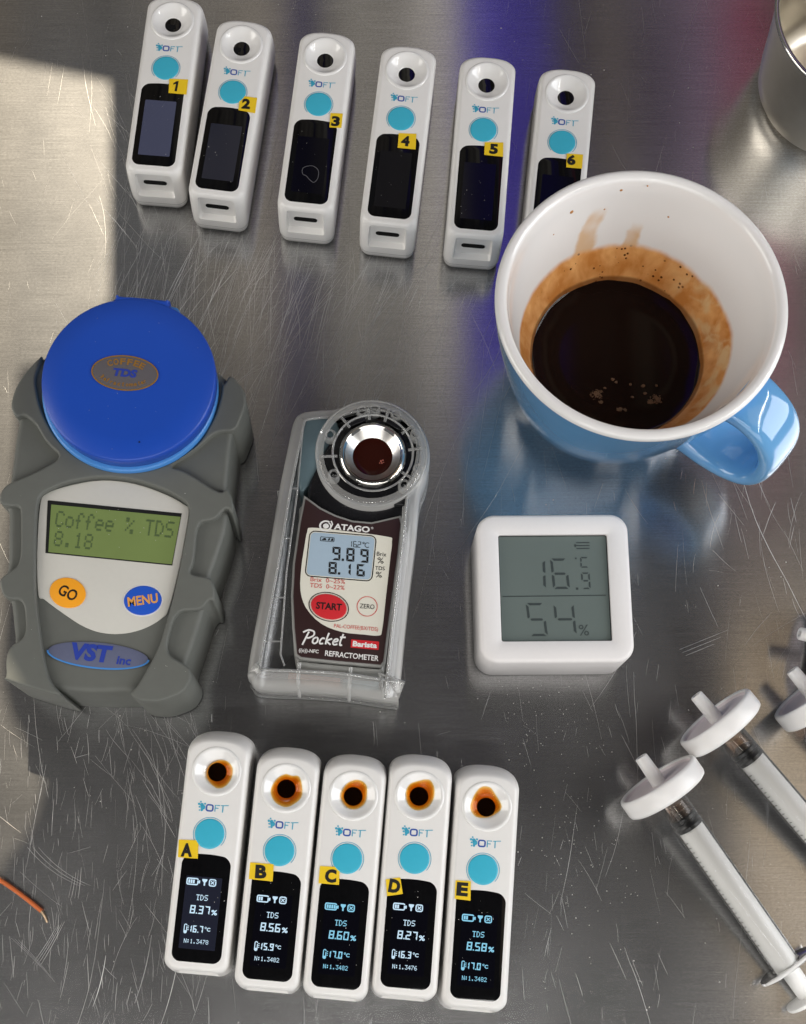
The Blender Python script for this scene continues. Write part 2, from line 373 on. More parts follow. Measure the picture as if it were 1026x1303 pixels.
# ================================================================== the setting
tb = MB().prism(rrect(-620, -420, 640, 640, 6), -38, 0, 2).build('table_top', STEEL, smooth=False); tb['kind'] = 'structure'
def cloth():
    """added unseen awning cloth; bands put in for the steel to reflect"""
    m = bpy.data.materials.new('gobo_cloth'); m.use_nodes = True; nt = m.node_tree; nt.nodes.clear(); N = nt.nodes.new; L = nt.links.new
    tc = N('ShaderNodeTexCoord'); sp = N('ShaderNodeSeparateXYZ'); L(tc.outputs['Object'], sp.inputs[0])
    X0, X1 = -0.7, 0.7
    def ramp(src, stops):
        mr = N('ShaderNodeMapRange'); mr.inputs['From Min'].default_value = X0; mr.inputs['From Max'].default_value = X1; L(src, mr.inputs['Value'])
        r = N('ShaderNodeValToRGB'); L(mr.outputs[0], r.inputs[0]); e = r.color_ramp.elements
        for i, (x, c) in enumerate(stops):
            q = (x * K - X0) / (X1 - X0)
            if i < 2: el = e[i]; el.position = q
            else: el = e.new(q)
            el.color = c
        r.color_ramp.interpolation = 'LINEAR'; return r.outputs[0]
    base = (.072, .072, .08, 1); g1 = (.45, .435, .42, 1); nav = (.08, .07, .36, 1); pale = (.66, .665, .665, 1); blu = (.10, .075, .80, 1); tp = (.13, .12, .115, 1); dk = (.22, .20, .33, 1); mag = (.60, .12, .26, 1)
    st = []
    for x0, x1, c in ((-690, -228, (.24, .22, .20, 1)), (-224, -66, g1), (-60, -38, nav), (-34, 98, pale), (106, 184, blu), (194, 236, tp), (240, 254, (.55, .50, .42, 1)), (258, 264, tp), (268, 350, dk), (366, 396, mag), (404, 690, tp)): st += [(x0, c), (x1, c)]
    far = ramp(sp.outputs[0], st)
    nz = N('ShaderNodeTexNoise'); nz.inputs['Scale'].default_value = 5; L(tc.outputs['Object'], nz.inputs['Vector'])
    ad = N('ShaderNodeMath'); ad.operation = 'MULTIPLY_ADD'; ad.inputs[1].default_value = .25; L(nz.outputs['Fac'], ad.inputs[0]); L(sp.outputs[1], ad.inputs[2])
    mr = N('ShaderNodeMapRange'); mr.interpolation_type = 'SMOOTHSTEP'; mr.inputs['From Min'].default_value = .46; mr.inputs['From Max'].default_value = .66; L(ad.outputs[0], mr.inputs['Value'])
    mx = N('ShaderNodeMix'); mx.data_type = 'RGBA'; L(mr.outputs[0], mx.inputs['Factor']); mx.inputs['A'].default_value = base; L(far, mx.inputs['B'])
    mp = N('ShaderNodeMapping'); mp.inputs['Scale'].default_value = (26, .35, 1); L(tc.outputs['Object'], mp.inputs[0])
    n2 = N('ShaderNodeTexNoise'); n2.inputs['Scale'].default_value = 1; n2.inputs['Detail'].default_value = 3; L(mp.outputs[0], n2.inputs['Vector'])
    r2 = N('ShaderNodeMapRange'); r2.inputs['From Min'].default_value = .32; r2.inputs['From Max'].default_value = .68; r2.inputs['To Min'].default_value = .35; r2.inputs['To Max'].default_value = 1.65; L(n2.outputs['Fac'], r2.inputs['Value'])
    m3 = N('ShaderNodeMix'); m3.data_type = 'RGBA'; m3.blend_type = 'MULTIPLY'; m3.inputs['Factor'].default_value = 1; L(mx.outputs['Result'], m3.inputs['A']); L(r2.outputs[0], m3.inputs['B']); mx = m3; far_k = mr
    d = N('ShaderNodeBsdfDiffuse'); t = N('ShaderNodeBsdfTranslucent'); ms = N('ShaderNodeMixShader'); ms.inputs[0].default_value = .13
    
    def win(src, a, c):
        q1 = N('ShaderNodeMapRange'); q1.interpolation_type = 'SMOOTHSTEP'; q1.inputs['From Min'].default_value = a - .004; q1.inputs['From Max'].default_value = a + .004; L(src, q1.inputs['Value'])
        q2 = N('ShaderNodeMapRange'); q2.interpolation_type = 'SMOOTHSTEP'; q2.inputs['From Min'].default_value = c + .02; q2.inputs['From Max'].default_value = c - .02; L(src, q2.inputs['Value'])
        k = N('ShaderNodeMath'); k.operation = 'MULTIPLY'; L(q1.outputs[0], k.inputs[0]); L(q2.outputs[0], k.inputs[1]); return k.outputs[0]
    pk = N('ShaderNodeMath'); pk.operation = 'MULTIPLY'; L(win(sp.outputs[0], .324, .66), pk.inputs[0]); L(win(sp.outputs[1], -.10, .245), pk.inputs[1])  # warm, more translucent window added for a beige patch on the steel
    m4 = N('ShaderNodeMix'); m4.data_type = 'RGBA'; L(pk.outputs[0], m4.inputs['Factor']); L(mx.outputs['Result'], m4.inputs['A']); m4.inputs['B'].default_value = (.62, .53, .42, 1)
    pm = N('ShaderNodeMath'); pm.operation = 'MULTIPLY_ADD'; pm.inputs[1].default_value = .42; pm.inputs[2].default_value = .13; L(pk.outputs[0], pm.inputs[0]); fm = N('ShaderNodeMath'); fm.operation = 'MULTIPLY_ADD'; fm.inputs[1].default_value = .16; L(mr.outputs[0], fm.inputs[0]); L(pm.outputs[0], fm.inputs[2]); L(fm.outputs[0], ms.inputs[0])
    L(m4.outputs['Result'], d.inputs[0]); L(m4.outputs['Result'], t.inputs[0])
    L(d.outputs[0], ms.inputs[1]); L(t.outputs[0], ms.inputs[2])
    o = N('ShaderNodeOutputMaterial'); L(ms.outputs[0], o.inputs[0]); return m
def light_gobo():
    """added cover out of view; its opening shapes the sun patch on the table"""
    Z = 620
    off = Vector((SUN_D.x, SUN_D.y)) * (Z / SUN_D.z)
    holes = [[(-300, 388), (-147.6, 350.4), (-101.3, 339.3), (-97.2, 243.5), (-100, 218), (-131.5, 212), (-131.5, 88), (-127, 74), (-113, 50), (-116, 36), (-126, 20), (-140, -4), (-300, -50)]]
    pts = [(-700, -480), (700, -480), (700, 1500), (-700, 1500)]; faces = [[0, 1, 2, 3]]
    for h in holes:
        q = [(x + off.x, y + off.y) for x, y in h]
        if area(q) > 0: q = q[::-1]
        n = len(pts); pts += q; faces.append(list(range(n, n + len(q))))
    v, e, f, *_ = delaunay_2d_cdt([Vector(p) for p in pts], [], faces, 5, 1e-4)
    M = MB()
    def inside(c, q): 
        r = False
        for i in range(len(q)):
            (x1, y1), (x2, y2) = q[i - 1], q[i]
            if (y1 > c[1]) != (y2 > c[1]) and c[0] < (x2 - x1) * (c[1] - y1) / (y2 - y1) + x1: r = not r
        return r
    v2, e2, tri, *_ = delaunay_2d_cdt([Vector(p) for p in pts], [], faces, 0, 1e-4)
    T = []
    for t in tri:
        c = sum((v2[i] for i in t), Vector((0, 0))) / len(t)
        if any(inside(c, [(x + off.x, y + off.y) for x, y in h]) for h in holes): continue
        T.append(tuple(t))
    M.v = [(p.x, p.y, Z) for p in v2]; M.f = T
    o = M.build('light_gobo', cloth(), None, smooth=False); o['kind'] = 'structure'
light_gobo()

def scratches():
    M = MB(); SL = [(.05, .09, .13, .18, .24, .30)]
    def one(x, y, a, L, w, bend=0.0, wob=0.0):
        n = max(2, int(L / 2.2)); p = []
        for i in range(n + 1):
            p.append((x, y)); x += math.cos(a) * L / n; y += math.sin(a) * L / n; a += bend / n + rnd.gauss(0, wob)
        ws = [w * (.28 + .52 * math.sin(PI * (i + .3) / (n + .6))) for i in range(n + 1)]
        Lf = []; Rt = []; Md = []; sl = rnd.choice(SL[0])
        for i, q in enumerate(p):
            d = Vector(p[min(i + 1, n)]) - Vector(p[max(i - 1, 0)]); d.normalize()
            Lf.append((q[0] - d.y * ws[i] / 2, q[1] + d.x * ws[i] / 2, .015)); Rt.append((q[0] + d.y * ws[i] / 2, q[1] - d.x * ws[i] / 2, .015)); Md.append((q[0], q[1], .015 + ws[i] * sl))
        M.rings([Rt, Md, Lf], close=False)
    def field(n, x0, x1, y0, y1, a0, sa, l0, l1, w0, w1, bend=.2, wob=.02):
        for _ in range(n):
            one(rnd.uniform(x0, x1), rnd.uniform(y0, y1), math.radians(rnd.gauss(a0, sa)) + (PI if rnd.random() < .5 else 0), l0 * (l1 / l0) ** rnd.random(), w0 * (w1 / w0) ** rnd.random(), rnd.gauss(0, bend), wob)
    field(210, -150, 200, -40, 390, 90, 18, 3, 18, .04, .09, .12, .008)
    field(60, -150, 200, -40, 390, 90, 60, 2, 8, .03, .07, .2, .01)
    field(500, -150, 200, -40, 390, 90, 11, 3, 22, .02, .05, .06, .004)
    field(60, -150, 200, -40, 390, 84, 12, 25, 75, .05, .10, .25)
    SL[0] = (.16, .22, .28, .34, .40)
    field(120, -100, -25, 200, 300, 74, 11, 10, 48, .05, .12, .1, .008)          # fan below the first devices
    field(60, -60, 30, 205, 262, 62, 14, 14, 60, .05, .12, .1, .008)
    field(130, -98, -20, 195, 285, 78, 7, 18, 60, .05, .12, .12)
    field(70, -30, 30, 215, 260, 68, 9, 20, 60, .05, .12, .12)
    SL[0] = (.10, .16, .22, .30)
    field(26, -108, -84, 275, 345, 118, 9, 12, 40, .07, .15)
    field(70, -10, 60, 195, 255, 76, 12, 10, 45, .05, .12)
    field(230, -135, -52, -38, 85, 91, 9, 2, 10, .02, .05, .1, .005)
    field(110, -135, -52, -38, 85, 91, 13, 2.5, 14, .05, .12, .14, .008)      # worn corner at lower left
    field(45, -135, -52, -38, 85, 92, 36, 5, 24, .04, .09, .2, .01)
    field(40, -85, -55, 30, 75, 115, 16, 12, 34, .05, .11)
    field(45, 55, 120, -30, 80, 96, 18, 3, 14, .04, .08, .1, .008)
    field(40, 130, 175, 60, 175, 88, 22, 6, 30, .05, .12)
    for k in range(4): one(-101 + k * .95, 16 + k * .9, math.radians(-97 + k * 2), 8 + k, .09, -.1)
    for k in range(4): one(-106 + k * .9, -2 + k * .6, math.radians(-118 + 1.5 * k), 15 + k, .09, -.15)
    for k in range(3): one(-122 + k * 1.3, -6 - k * .3, math.radians(-40 - 2 * k), 20, .09, -.1)
    one(148, 176, math.radians(-78), 72, .28, .10, .02); one(154, 176, math.radians(-82), 22, .18, .3)
    for k in range(3): one(-118 + 2 * k, 26, math.radians(-48), 24, .12, .5)
    for k in range(3): one(122 + k, 99 - k * 1.2, math.radians(22), 20 - 4 * k, .12)
    for x, y, L in ((-72, -5, 24), (-62, -10, 26), (-88, -12, 18)): one(x, y, math.radians(-96), L, .22, -.25)
    o = M.build('scratch_marks', SCR, tb, smooth=False); o['kind'] = 'stuff'
    D = MB()
    def speck(x, y, r):
        n = 5; a0 = rnd.random() * 6
        q = [(x + r * rnd.uniform(.6, 1.2) * math.cos(a0 + 2 * PI * k / n), y + r * rnd.uniform(.6, 1.2) * math.sin(a0 + 2 * PI * k / n)) for k in range(n)]
        D.rings([[(a, b, .01) for a, b in q], [(x + (a - x) * .5, y + (b - y) * .5, r * .8) for a, b in q]], cap1=True)
    for _ in range(240): speck(rnd.uniform(-150, 195), rnd.uniform(-40, 380), .10 * (3.2 ** rnd.random()))
    for _ in range(120): speck(rnd.gauss(84, 13), rnd.gauss(30, 22), .09 * (2.6 ** rnd.random()))
    for _ in range(60): speck(rnd.gauss(150, 14), rnd.gauss(15, 25), .10 * (2.6 ** rnd.random()))
    for _ in range(60): speck(rnd.gauss(70, 10), rnd.gauss(72, 10), .10 * (2.4 ** rnd.random()))
    d = D.build('dust', DUST, None, False); d['kind'] = 'stuff'
scratches()

# ================================================================== the eleven pocket meters
TOPZ = 24.94
def dish_z(r):
    P = [(0, 22.3), (3.3, 22.55), (4.5, 23.05), (6.0, 23.95), (7.1, 24.85), (7.7, 25.3)]
    for (a, b), (c, d) in zip(P, P[1:]):
        if r <= c: return b + (d - b) * (r - a) / (c - a)
    return 25.3
def meter_body():
    lv = [(0, 8.8, -65.8, 13.4, 3, 5), (.6, 9.9, -67.2, 14.9, 3.5, 5.8), (2, 10.7, -68.4, 16.0, 4, 6.2), (5, 11.05, -69.1, 16.5, 4.2, 6.6),
          (10, 11.1, -69.1, 16.1, 4.2, 6.8), (16, 11.1, -68.6, 14.9, 4.2, 6.8), (20, 11.1, -68.0, 13.5, 4.2, 6.6), (22.6, 11.0, -67.7, 12.2, 4.1, 6.3),
          (23.8, 10.6, -67.3, 11.4, 4, 5.9), (24.5, 10.1, -66.9, 10.8, 3.8, 5.6), (24.83, 9.6, -66.5, 10.3, 3.6, 5.3), (TOPZ, 9.0, -66.1, 9.9, 3.4, 5)]
    rings = []
    for z, w, yb, yt, rb, ya in lv:
        r = meter_outline(w, yb, yt, rb, ya)
        rings.append([(x, y, z) for x, y in r])
    return MB().rings(rings, True, True, True)
def meter_outline(w, yb, yt, rb, ya):
        r = []
        for k in range(9): r.append((-(w - rb) + 2 * (w - rb) * k / 8, yb))
        for k in range(1, 8): a = math.radians(-90 + 90 * k / 8); r.append((w - rb + rb * math.cos(a), yb + rb + rb * math.sin(a)))
        for k in range(9): r.append((w, yb + rb + (yt - ya - yb - rb) * k / 8))
        for k in range(1, 32):
            t = PI * k / 32; c, s = math.cos(t), math.sin(t)
            r.append((w * math.copysign(abs(c) ** (2 / 2.5), c), yt - ya + ya * abs(s) ** (2 / 2.5)))
        for k in range(9): r.append((-w, yt - ya + (yb + rb - yt + ya) * k / 8))
        for k in range(1, 8): a = math.radians(180 + 90 * k / 8); r.append((-w + rb + rb * math.cos(a), yb + rb + rb * math.sin(a)))
        return r
METERS = 'handheld coffee meters laid out in two rows on the steel table'
def make_meter():
    root = thing('coffee_meter', '', 'coffee meter', group=METERS)
    body = meter_body().build('body', WHITE, root)
    c1 = recalc(MB().lathe([(7.55, 21.4), (7.55, 27)], seg=64, cap0=True, cap1=True).build('cutter', WHITE, root, False))
    M = MB()
    M.rings([[(x, y, z) for x, z in rrect(-7.4 + s, 10.0 + s, 7.4 - s, 23.4 - s * .6, 1.0, 3)] for y, s in ((-73, -.3), (-68.6, 0), (-66.7, .7))], True, True, True)
    c2 = recalc(M.build('cutter', WHITE, root, False))
    boolean(body, [c1, c2])
    Q = meter_outline(11.12, -69.14, 16.5, 4.2, 6.65); Q2 = meter_outline(11.12, -69.15, 16.48, 4.2, 6.65)
    MB().rings([[(x, y, 5.4) for x, y in Q], [(x, y, 5.65) for x, y in Q2]]).build('seam', SEAM, root, False)
    MB().lathe([(8.7, 24.75), (8.62, 25.05), (8.35, 25.24), (8.0, 25.33), (7.6, 25.26), (7.1, 24.85), (6, 23.95), (4.5, 23.05), (3.5, 22.6), (3.3, 22.5), (3.2, 21.9)], seg=72).build('sample_well', WELL, root, ang=60)
    MB().lathe([(3.25, 22.2), (2.2, 22.32), (.01, 22.36)], seg=40).build('lens', LENS, root)
    U = MB().rings([[(x, y, z) for x, z in rrect(-4.6, 15.4, 4.6, 17.9, 1.24, 5)] for y in (-66.6, -66.95)], True, True, True)
    U.build('usb_port', DARK, root, False)
    U = MB().lathe([(5.15, 24.9), (5.15, 25.1), (5.0, 25.22), (4.5, 25.28), (.01, 25.3)], (0, -21.58, 0), 56); U.build('button', TEAL, root)
    B = MB(); 
    arc = [(5.62 * math.cos(math.radians(a)), -21.58 + 5.62 * math.sin(math.radians(a))) for a in range(-40, 226, 6)]
    stroke(arc, .2, TOPZ + .05, B); B.build('button_ring', TEALP, root, False)
    # emblem
    E1 = MB()
    for x, y, r in ((-4.75, -11.7, .42), (-4.2, -10.9, .3), (-3.75, -11.9, .62), (-3.3, -12.7, .85), (-3.6, -13.7, .45), (-4.5, -12.7, .32), (-2.7, -11.5, .35), (-4.4, -13.8, .25)): E1.flat(ell(x, y, r, r, 0, 14), TOPZ + .06)
    z = TOPZ + .06
    stroke([(.95, -13.9), (.95, -11.7), (2.5, -11.7)], .34, z, E1); stroke([(.95, -12.7), (2.1, -12.7)], .3, z, E1)
    stroke([(2.9, -11.7), (5.5, -11.45)], .28, z, E1); stroke([(3.6, -11.7), (3.6, -14.0)], .36, z, E1)
    E1.build('emblem', TEALP, root, False)
    E2 = MB(); stroke(rrect(-2.05, -13.8, .15, -11.75, .6, 4) + [(.15, -12.3)], .5, z + .02, E2); E2.build('emblem_letter', BLUEP, root, False)
    s = MB().prism(rrect(-8.45, -64.6, 8.45, -29.4, 3.0, 8, arch=.9), 24.5, 25.02, .12, 2).build('screen', BLACKGL, root)
    d = MB().flat(rrect(-6.3, -60.3, 6.0, -36.2, .3, 2), 25.05).build('display', DISP0, s, False)
    return root
def copy_tree(o, parent=None):
    c = o.copy(); COL.objects.link(c); c.parent = parent
    for ch in list(o.children): copy_tree(ch, c)
    return c
proto = make_meter()
DEV = {'1': (-72.16, 349.54, -.0865), '2': (-44.57, 338.74, -.1312), '3': (-11.25, 333.37, -.1121), '4': (21.08, 327.04, -.1179), '5': (52.61, 322.17, -.0925), '6': (83.76, 316.64, -.1221),
       'A': (-47.58, 50.63, -.0853), 'B': (-23.39, 44.81, -.0896), 'C': (-.13, 42.2, -.0924), 'D': (22.78, 42.22, -.0868), 'E': (46.05, 38.5, -.0858)}
STK = {'1': [(2.0, -26.3), (9.4, -26.0), (9.5, -32.7), (2.4, -32.6), (4.8, -29.4)], '2': [(3.1, -22.9), (9.9, -23.0), (10.1, -29.8), (3.4, -29.3), (6.0, -26.2)],
       '3': [(5.1, -25.0), (9.9, -24.7), (10.1, -31.0), (5.4, -31.3), (7.5, -28.4)], '4': [(-.1, -28.1), (6.7, -27.6), (7.1, -34.4), (.1, -34.5), (2.8, -31.3)],
       '5': [(.9, -27.0), (8.1, -26.5), (8.4, -32.7), (1.1, -32.5), (4.6, -29.7)], '6': [(2.2, -26.3), (8.5, -26.0), (8.6, -32.1), (2.5, -32.3), (4.2, -28.9)],
       'A': [(-10.3, -24.4), (-3.5, -24.1), (-3.1, -30.3), (-9.9, -30.4), (-7.2, -27.7)], 'B': [(-9.6, -26.3), (-1.5, -26.2), (-1.3, -32.0), (-9.5, -31.9), (-5.6, -29.1)],
       'C': [(-9.1, -24.9), (-2.3, -24.6), (-2.0, -30.6), (-9.0, -30.7), (-5.1, -27.9)], 'D': [(-9.3, -29.4), (-4.4, -28.3), (-3.1, -33.7), (-8.4, -34.9), (-6.1, -31.4)],
       'E': [(-9.1, -25.9), (-3.9, -25.8), (-3.6, -32.3), (-9.0, -32.1), (-6.6, -28.7)]}
READ = {'A': ('8.37', '16.7', '1.3478', 3), 'B': ('8.56', '15.9', '1.3482', 2), 'C': ('8.60', '17.0', '1.3482', 4), 'D': ('8.27', '16.3', '1.3476', 2), 'E': ('8.58', '17.0', '1.3482', 2)}
PUD = {'A': [(.2, 4.1), (3.1, 4.0), (5.3, 1.7), (5.3, -1.9), (3.4, -4.9), (.6, -5.7), (-2.5, -3.6), (-3.7, -.9), (-2.8, 2.1)],
       'B': [(-.7, 5.0), (1.5, 4.6), (4.0, 4.5), (5.4, 1.4), (5.6, -2.5), (3.2, -5.2), (.5, -6.5), (-2.9, -5.4), (-4.9, -2.8), (-5.1, .1), (-3.3, 3.4)],
       'C': [(-.5, 5.4), (2.0, 5.6), (4.3, 4.0), (4.7, .5), (4.1, -2.4), (1.5, -4.4), (-1.4, -4.3), (-3.7, -2.0), (-4.2, .4), (-2.9, 3.7)],
       'D': [(-1.5, 4.9), (2.7, 5.9), (4.8, 3.7), (5.1, -.2), (3.4, -3.5), (.3, -5.0), (-2.4, -4.4), (-4.2, -2.1), (-4.6, 1.5), (-3.6, 3.7)],
       'E': [(-2.2, 6.6), (.6, 6.7), (2.5, 4.9), (4.9, 1.5), (5.0, -.6), (3.0, -2.5), (.2, -3.8), (-3.3, -3.8), (-5.3, -1.8), (-5.5, .6), (-4.2, 4.3)]}
def readout(M, val, tmp, n, bars):
    z = 25.1
    # battery, plug and box signs
    stroke(rrect(-5.9, -39.0, -2.2, -37.0, .4, 3) + [(-2.2, -37.6)], .42, z, M); M.flat(rrect(-1.95, -38.5, -1.45, -37.5, .1, 2), z)
    for k in range(bars): M.flat(rrect(-5.45 + k * .78, -38.6, -4.85 + k * .78, -37.4, .05, 1), z)
    M.flat([(-.75, -36.9), (.95, -36.9), (.95, -37.4), (.5, -38.0), (.35, -38.0), (.35, -39.1), (-.15, -39.1), (-.15, -38.0), (-.3, -38.0), (-.75, -37.4)], z)
    stroke(rrect(1.75, -39.0, 3.9, -36.9, .5, 3) + [(3.9, -37.5)], .4, z, M)
    stroke([(2.25, -38.5), (3.4, -37.4)], .3, z + .01, M); stroke([(2.25, -37.4), (3.4, -38.5)], .3, z + .02, M)
    # TDS
    pixtext(M, 'TDS', -2.2, -42.2, z, .235, .27, 1.0, 6)
    for x0, x1 in ((-1.9, -1.25), (-.75, -.3)): M.flat([(x0, -44.1), (x1, -44.1), (x1, -43.85), (x0, -43.85)], z)
    # value
    x = -3.9
    for ch in val:
        if ch == '.': dot(M, x - .08, -48.6, z, .42); x += .55
        else: seg7(M, ch, x, -48.6, z, 1.75, 2.75, .42, .06, .02); x += 2.2
    text(M, '%', 4.45, -47.75, z, 1.75, 2.0, 0, .03)
    # thermometer sign and temperature
    stroke(rrect(-5.1, -55.2, -4.25, -52.3, .4, 3) + [(-4.25, -53)], .3, z, M); M.flat(ell(-4.68, -54.8, .55, .5, 0, 12), z + .01)
    for k in range(3): M.flat(rrect(-4.0, -53.0 - k * .6, -3.55, -52.75 - k * .6, .02, 1), z)
    x = -3.15
    for ch in tmp:
        if ch == '.': dot(M, x - .05, -54.8, z, .36); x += .45
        elif ch == '1': seg7(M, '1', x - .75, -54.8, z, 1.3, 2.3, .40, .04, .02); x += .95
        else: seg7(M, ch, x, -54.8, z, 1.3, 2.3, .38, .04, .02); x += 1.68
    stroke(ell(2.15, -53.0, .26, .26, 0, 10) + [(2.41, -53.0)], .18, z, M); text(M, 'C', 3.15, -53.5, z, 1.25, 1.2, 0, .03)
    pixtext(M, 'N:' + n, -4.75, -57.0, z, .176, .205, 1.0, 6)
ROOTS = {k: (proto if k == '1' else copy_tree(proto)) for k in DEV}
ord_ = {'1': 'numbered 1 with yellow tag, screen off with a painted pale blue grey reflection', '2': 'numbered 2 on yellow tag, dull navy screen', '3': 'numbered 3 on yellow tag, dried ring on its dark screen',
        '4': 'numbered 4 on yellow tag inside its blank screen', '5': 'numbered 5 on yellow tag, blank screen, left of the cup', '6': 'numbered 6 on yellow tag, half hidden behind the blue cup',
        'A': 'lettered A on yellow tag, screen reading 8.37', 'B': 'lettered B on yellow tag, screen reading 8.56', 'C': 'lettered C on yellow tag, screen reading 8.60', 'D': 'lettered D on tilted yellow tag, screen reading 8.27', 'E': 'lettered E on yellow tag, screen reading 8.58'}
for k, (x, y, a) in DEV.items():
    o = ROOTS[k]
    o.location = (x * K, y * K, 0); o.rotation_euler = (0, 0, a); o['label'] = 'white handheld coffee meter ' + ord_[k]
    parts = {c.name.split('.')[0]: c for c in o.children}
    scr = parts['screen']; disp = scr.children[0]
    q = STK[k]; cx, cy = q[4]
    st = MB().prism(q[:4], 25.13, 25.2, 0).build('label_sticker', YEL, o, False)
    T = MB()
    if k == '1': T.flat([(cx - .1, cy - 2.25), (cx + .75, cy - 2.25), (cx + .95, cy + 2.25), (cx + .25, cy + 2.25), (cx - .95, cy + 1.25), (cx - .98, cy + .5), (cx + .05, cy + 1.05)], 25.26)
    else: text(T, k, cx, cy, 25.26, 4.5 if k < 'A' else 4.6, 3.3 if k < 'A' else 3.9, math.radians(-6) if k == 'D' else math.radians(rnd.uniform(-1, 4)), .055)
    T.build('sticker_letter', INK, st, False)
    if k in READ:
        v, t, n, b = READ[k]; M = MB(); readout(M, v, t, n, b); M.build('readout', OLEDC if k in 'CE' else OLED, scr, False)
        # coffee sample in the well
        p = spline(PUD[k], 4); M = MB(); R = []
        cxp = sum(u for u, _ in p) / len(p); cyp = sum(u for _, u in p) / len(p)
        for s in (1.0, .985, .95, .88, .75, .55, .3, .05):
            R.append([((cxp + (u - cxp) * s), (cyp + (w - cyp) * s)) for u, w in p])
        rr = [[(u, w, (dish_z(math.hypot(u, w)) + .03) if i == 0 else max(dish_z(math.hypot(u, w)) + .12 + .1 * min(1, i / 3), 23.45)) for u, w in r] for i, r in enumerate(R)]
        M.rings(rr, True, False, True)
        for sc_f, dz in ((.93, .04), (.84, .08), (.72, .12)):
            M.rings([[(cxp * .6 + (u - cxp * .6) * sc_f, cyp * .6 + (w - cyp * .6) * sc_f, z - dz) for u, w, z in r] for r in rr[1:]], True, False, True)
        c = M.build('coffee_sample', COFFEEF, None, ang=80); c.location = o.location; c.rotation_euler = o.rotation_euler
        tag(c, 'small brown pool of coffee in the well of the meter lettered ' + k, 'coffee sample', 'coffee samples in the meter wells')
    else:
        disp.data = disp.data.copy(); disp.data.materials.clear(); disp.data.materials.append({'1': DISPG, '2': DISPB}.get(k, DISP0))
    if k in 'AD': 
        disp.data = disp.data.copy(); disp.data.materials.clear(); disp.data.materials.append(DISPB if k == 'A' else DISP0)
    if k == '3':
        M = MB(); ring = spline([(-2.6, -49.8), (.6, -48.6), (3.2, -50.2), (3.5, -53.5), (2.2, -55.6), (.4, -54.6), (-1.0, -53.2), (-2.6, -52.4)], 4)
        stroke(ring + [ring[0]], .28, 25.1, M); M.build('dried_ring', mat('dried_film', (.09, .09, .10, 1), .4), scr, False)
    # dust on the dark glass
    M = MB()
    for _ in range(13):
        u, w, r = rnd.uniform(-7.6, 7.6), rnd.uniform(-62, -31), .05 + .09 * rnd.random() ** 2
        if all(abs(u - q[j][0]) > .4 for j in range(4)): M.flat(ell(u, w, r, r * rnd.uniform(.5, 1.5), rnd.random() * 3, 6), 25.115)
    M.build('screen_dust', DUST, scr, False)['kind'] = 'stuff'

# ================================================================== big grey refractometer
vst = thing('refractometer', 'grey rubber clad refractometer with round royal blue lid and green display', 'refractometer', (-84, 140, 0), -.1)
VO = [(-36.0, 59.4), (-41.6, 50.8), (-44.0, 44.5), (-44.3, 37.9), (-41.9, 32.9), (-42.1, 25.0), (-41.8, 17.3), (-41.4, 8.3), (-42.3, 5.0), (-41.9, 1.2), (-40.1, -2.4), (-38.8, -11.7), (-37.4, -20.4), (-37.5, -26.0), (-36.2, -31.4), (-34.2, -34.3), (-32.5, -40.9), (-30.6, -48.0), (-30.7, -54.0), (-29.6, -60.5), (-30.4, -61.8), (-21.7, -63.6), (-12.3, -65.1), (0.6, -64.8), (12.9, -63.0), (16.5, -64.2), (23.8, -63.7), (31.5, -59.9), (33.5, -54.8), (32.3, -51.1), (34.5, -40.8), (36.3, -29.9), (37.6, -26.5), (37.2, -22.7), (36.5, -19.6), (38.7, -9.7), (40.4, 0.3), (40.2, 5.6), (39.0, 11.4), (38.5, 18.0), (38.1, 34.0), (38.4, 39.5), (39.9, 42.1), (39.9, 46.5), (38.7, 51.6), (33.8, 56.8), (28.0, 61.1), (28.5, 63.2), (20.9, 73.9), (7.4, 81.3), (-7.4, 83.3), (-21.3, 78.5), (-30.1, 70.1)]
def chaikin(p, n=1, q=.25):
    for _ in range(n):
        o = []
        for i in range(len(p)):
            a, b = Vector(p[i]), Vector(p[(i + 1) % len(p)]); o += [tuple(a.lerp(b, q)), tuple(a.lerp(b, 1 - q))]
        p = o
    return p
LIDC = (-.7, 48.0)
